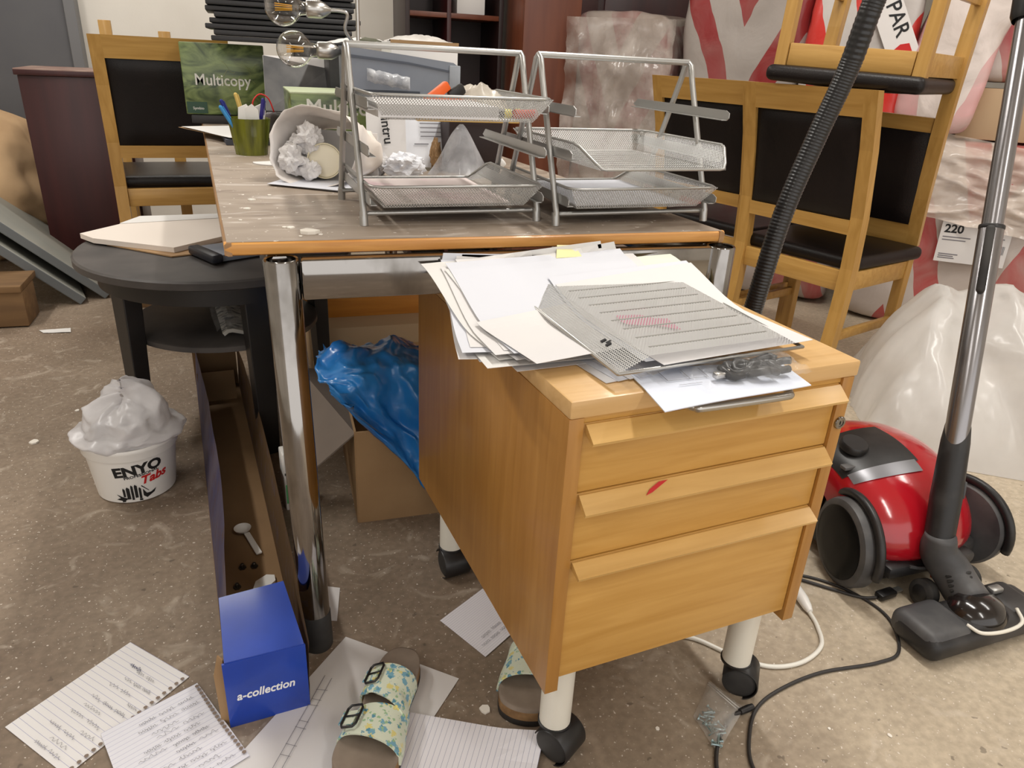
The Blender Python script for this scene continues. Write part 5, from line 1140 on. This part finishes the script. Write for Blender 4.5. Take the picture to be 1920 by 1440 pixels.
def bale(label, s0, s1, z0_, z1_, depth, m_, back=0, tilt=0, puff=.05, seed=0, name='insulation_bale'):
    c = OB+UB*((s0+s1)/2)-NB*(back+depth/2)
    t = thing(name, label, 'insulation pack', (c.x, c.y, z0_), AB, 'plastic-wrapped insulation bales'); t.rotation_euler = (0, tilt, AB)
    w, h = s1-s0, z1_-z0_; bm = B(); bmesh.ops.create_cube(bm, size=2); bmesh.ops.subdivide_edges(bm, edges=bm.edges[:], cuts=22, use_grid_fill=True)
    for v in bm.verts:
        p = v.co; q = Vector([math.copysign(abs(a)**1.0, a) for a in p]); k = (abs(p.x)**11+abs(p.y)**11+abs(p.z)**11)**(1/11); q = p/k if k else p
        d = Vector((q.x*w/2, q.y*depth/2, q.z*h/2)); n = q.normalized()
        wr = .026*(rg(d.x*2.0+seed, d.y*2.0, d.z*2.6+seed, 2)-1.1)+.005*nz(d.x*9, d.y*9+seed, d.z*9)
        d += n*(wr*(puff/.05)); v.co = d+Vector((0, 0, h/2))
    zmin = min(v.co.z for v in bm.verts)
    for v in bm.verts: v.co.z -= zmin
    obj('wrapped_body', bm, m_, t, smooth=True); return t
bale('tall bale in dull stretch wrap beside the brown cabinet', -.02, .45, 0, 1.21, .5, bale_mat('bale_a', .9, 2.0, .1, red=S(120, 44, 44), white=S(140, 126, 116), veil=.5), back=.05, seed=2, puff=.06)
bale('low bale on the floor behind the two upright chairs', .50, 1.32, 0, .58, .5, bale_mat('bale_b', 1.0, 2.0, .4, white=S(164, 154, 150)), back=.10, seed=5)  # white darkened in its colour to give the shade behind the chairs
bale('red and white bale lying behind the upright chair backs', .48, 1.02, .60, 1.50, .5, bale_mat('bale_c', .8, 2.4, .75, white=S(164, 156, 150), red=S(140, 32, 36), veil=.12), back=.12, seed=8)  # red and white darkened too, shade put into the print colours
b3 = bale('red and white bale seen between the legs of the upside-down chair, printed with a logo', 1.02, 1.44, .60, 1.50, .5, bale_mat('bale_d', .7, 1.8, .15, red=S(206, 44, 36), white=S(198, 192, 188), veil=.06), back=.05, seed=11)
bale('upright pinkish-white bale right of the upside-down chair', 1.40, 1.70, .80, 1.50, .42, bale_mat('bale_e', 1.2, 1.2, .3, red=S(222, 168, 168), white=S(232, 220, 214), veil=.4), back=.0, seed=14, tilt=.10, puff=.06)
bale('bale with red corners lying on the beige carton', 1.66, 2.25, 1.0, 1.5, .45, bale_mat('bale_f', 1.0, 2.0, .55, veil=.35), back=.08, seed=17)
b6 = bale('big bale on the floor carrying a white product label', 1.37, 2.28, 0, .79, .55, bale_mat('bale_g', .75, 2.0, .25, veil=.3, red=S(176, 52, 54)), back=.0, seed=20)
bale('bale standing far right behind the vacuum tube', 2.34, 3.0, 0, 1.1, .55, bale_mat('bale_h', .75, 2.0, .65, veil=.3), back=.0, seed=23)
def at_row(s, z, out): p = OB+UB*s+NB*out; return Vector((p.x, p.y, z))
ca = thing('cardboard_carton', 'beige cardboard carton between the bales', 'box', at_row(1.84, .79, -.22), AB); boxo('carton_body', (0, 0, .095), (.36, .30, .19), m_palekraft, ca, .003); boxo('tape_strip', (0, -.151, .10), (.05, .001, .18), mat('tape', S(196, 166, 120), .3), ca, 0)
# printed panel on the bale between the chair legs
pn = thing('print', 'x', 'x'); bpy.data.objects.remove(pn)
F3 = b3.matrix_basis
def on_b3(s, z, out=.028): return (b3.matrix_basis.inverted() @ at_row(s, z, out-.05))
lx = Vector((1, 0, 0))
bm = B(); M3 = frame(on_b3(1.345, 1.185), (1, 0, 0), (0, 0, 1)) @ Matrix.Rotation(-1.05, 4, 'Z'); box(bm, (0, 0, 0), (.40, .11, .004), .001); bmesh.ops.transform(bm, matrix=M3, verts=bm.verts[:]); obj('printed_band', bm, mat('band_white', S(226, 222, 220), .4), b3)
text('lettering', 'PAR', .075, m_ink, b3, M3 @ Matrix.Translation((-.085, -.005, .0028)) @ Matrix.Rotation(0, 4, 'Z'), bold=.01)
bm = B(); prism(bm, [(.085, -.03), (.125, -.03), (.135, .0), (.125, .03), (.085, .03), (.075, 0)], .0022, .0034, M3); lg = obj('logo', bm, m_redprint, b3); bm = B(); tube(bm, [M3 @ Vector((.090, -.018, .0036)), M3 @ Vector((.108, 0, .0036)), M3 @ Vector((.120, .016, .0036))], .003, 6, squash=.4); obj('logo_stroke', bm, m_white_plastic, lg)
# label
ML = frame(b6.matrix_basis.inverted() @ at_row(1.70, .315, .030), (1, 0, .02), (0, 0, 1)); bm = B(); box(bm, (.125, .08, 0), (.25, .165, .003)); bmesh.ops.transform(bm, matrix=ML, verts=bm.verts[:]); lbq = obj('product_label', bm, m_paper, b6)
text('lettering', '220', .046, m_ink, lbq, ML @ Matrix.Translation((.012, .118, .002)), bold=.03, sx=1.0); text('lettering', '23', .030, m_ink, lbq, ML @ Matrix.Translation((.196, .012, .002)), bold=.015)
bm = B()
for k, (x, y, w) in enumerate(((.012, .10, .10), (.012, .088, .085), (.012, .03, .07), (.012, .022, .055), (.012, .014, .06), (.20, .14, .035), (.20, .11, .03))): box(bm, (x+w/2, y, .002), (w, .004, .0008))
for k in range(8): box(bm, (.205+.0045*k, .066, .002), (.002 if k % 3 else .003, .034, .0008))
bmesh.ops.transform(bm, matrix=ML, verts=bm.verts[:]); obj('printed_text', bm, m_pengrey, lbq, kind='stuff')
# loose stretch wrap over the bales
for k, (s0, s1, za, zb_, lab) in enumerate(((.0, .50, .1, 1.18, 'dull loose stretch wrap hanging over the tall bale'), (1.36, 2.2, .52, .84, 'creased stretch wrap folded over the labelled bale'))):
    bm = B()
    grid(bm, 50, 40, lambda u, v: at_row(s0+(s1-s0)*u, za+(zb_-za)*v-(.10*u if k else 0), .055+.035*(rg(u*4+k*5, v*5, 2)-1.0)+.02*nz(u*9, v*3, k)-(.05*v if k else 0))-at_row((s0+s1)/2, za, .05))
    o = obj('stretch_wrap', bm, m_wrap if k == 0 else film('wrap_light', S(226, 212, 200), .62, .2, 5, extra=.3), smooth=True, loc=at_row((s0+s1)/2, za, .05)); tag(o, lab, 'plastic wrap')
# white translucent sheet heaped on the floor
hs = thing('plastic_sheet', 'heaped white translucent plastic sheet on the floor beside the vacuum tube', 'plastic sheet', (2.30, 1.45, 0), -.62)
bm = B()
def heap(u, v):
    a = (u-.5)*1.10; t = v      # a along the heap, t from front hem over the crest to the back
    crest = .36+.07*math.sin(u*5+.6)+.05*nz(u*4, 2)
    if t < .62: q = t/.62; y = -.42+.40*q**1.1; z = crest*math.sin(q*PI/2)**.85
    else: q = (t-.62)/.38; y = -.02+.30*q; z = crest*(1-.75*q*q)
    edge = min(1, u/.13, (1-u)/.13); z *= edge**.45
    f = .055*(rg(u*4.6+t*.8, t*1.2+u*.6, 6, 3)-1.1)+.012*nz(u*9+t*4, t*5, 3)
    return Vector((a+.03*nz(u*5, t*5, 9), y-f*1.0*min(1, t*6), max(.0015, z+f*.6*min(1, t*5))))
grid(bm, 90, 60, heap); obj('crumpled_film', bm, m_milky, hs, smooth=True)

# ------------------------------------------------------------------ left background
sh = thing('low_cabinet', 'low dark red cabinet with a dusty top', 'cabinet', (-.70, 3.74, .012), .02)
boxo('carcass', (0, .16, .404), (.39, .32, .832), m_shelf, sh, .002); boxo('top_panel', (0, .16, .834), (.41, .34, .026), m_shelf_top, sh, .003); boxo('top_edge', (0, -.0105, .832), (.41, .003, .020), m_shelf, sh, .001)
def slab(label, corner, dn, k):
    c = Vector(corner); wdir = Vector((-.27, .96, 0)).normalized(); up = Vector((-.72, -.06, .70)).normalized(); up = (up-wdir*up.dot(wdir)).normalized()
    Mx = frame(c, wdir, up); bm = B(); box(bm, (.37, .62, 0), (.74, 1.24, .034), .003); bmesh.ops.transform(bm, matrix=Mx, verts=bm.verts[:])
    zmin = min(v.co.z for v in bm.verts)
    for v in bm.verts: v.co -= c+Vector((0, 0, zmin-c.z))
    t = thing('grey_slab', label, 'panel', (c.x, c.y, 0), 0, 'leaning grey panels'); t.location.z = 0
    for v in bm.verts: v.co.z += 0
    o = obj('slab_body', bm, [m_greyslab, m_greyedge], t, smooth=False)
    for p in o.data.polygons:
        if abs(p.normal.dot(Mx.to_3x3() @ Vector((0, 0, 1)))) < .8: p.material_index = 1
slab('upper of two thick grey panels leaning beside the pallet block', (-.625, 3.30, 0), 0, 0)
slab('lower of two thick grey panels leaning beside the pallet block', (-.705, 3.235, 0), 0, 1)
pb_ = thing('pallet_block', 'rough wooden pallet block on the concrete floor', 'pallet', (-1.02, 3.06, 0), 0)
boxo('block', (0, 0, .07), (.36, .16, .13), m_roughwood, pb_, .004); boxo('deck_board', (-.02, .02, .147), (.40, .22, .024), m_roughwood, pb_, .003)
bm = B(); bmesh.ops.create_icosphere(bm, subdivisions=5, radius=1)
for v in bm.verts:
    n = v.co.copy(); k = 1+.10*nz(n.x*1.6, n.y*1.6, n.z*1.6)+.05*(rg(n.x*2, n.y*2, n.z*2)-1); v.co = Vector((n.x*.42*k, n.y*.36*k, max(0, n.z*.36*k+.33)))
o = obj('beige_sack', bm, m_sack, smooth=True, loc=(-1.30, 4.15, 0)); tag(o, 'bulging beige cloth sack behind the leaning grey panels', 'sack')
# ------------------------------------------------------------------ bookcases
bc = thing('bookcase', 'dark open bookcase against the white wall', 'bookcase', (.735, 3.80, 0), 0)
BW, BD, BHh = .46, .32, 1.95
boxo('back_panel', (BW/2, BD, BHh/2), (BW, .012, BHh), m_interior, bc, 0); boxo('side_panel', (0, BD/2, BHh/2), (.022, BD, BHh), m_interior, bc, .001); boxo('side_panel', (BW, BD/2, BHh/2), (.022, BD, BHh), m_interior, bc, .001); boxo('divider', (.20, BD/2, BHh/2), (.02, BD, BHh), m_shelf, bc, .001)
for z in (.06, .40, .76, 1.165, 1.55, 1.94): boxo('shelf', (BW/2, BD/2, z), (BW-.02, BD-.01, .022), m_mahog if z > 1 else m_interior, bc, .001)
wb = boxo('storage_box', (.735+.32, 3.92, 1.225), (.14, .14, .095), m_paper2, None, .003); tag(wb, 'small pale box on a bookcase shelf', 'box')
tc_ = thing('tall_cabinet', 'tall reddish brown wooden cabinet beside the wrapped bale', 'cabinet', (1.20, 3.50, 0), -.06)
boxo('carcass', (.145, .25, .95), (.27, .46, 1.84), m_mahog, tc_, .003); boxo('door', (.145, .012, 1.0), (.272, .02, 1.66), m_mahog, tc_, .003); boxo('plinth', (.145, .24, .03), (.28, .48, .06), m_mahog, tc_, .003)
bm = B(); lathe(bm, [(.0001, .02), (.012, .018), (.014, .010), (.006, 0)], 18, Matrix.Translation((.03, .0, .85)) @ Matrix.Rotation(PI/2, 4, 'X')); obj('knob', bm, m_paper2, tc_, smooth=True)

db = thing('storage_cabinet', 'dark mahogany cabinet standing behind the stretch-wrapped bale', 'cabinet', (2.05, 4.55, 0), -.2)
boxo('carcass', (0, .15, 1.0), (1.3, .34, 1.98), m_shelf, db, .003); boxo('door', (-.32, -.028, 1.02), (.60, .02, 1.86), m_shelf, db, .003); boxo('door', (.32, -.028, 1.02), (.60, .02, 1.86), m_shelf, db, .003); boxo('plinth', (0, .15, .02), (1.28, .30, .04), m_interior, db, 0)
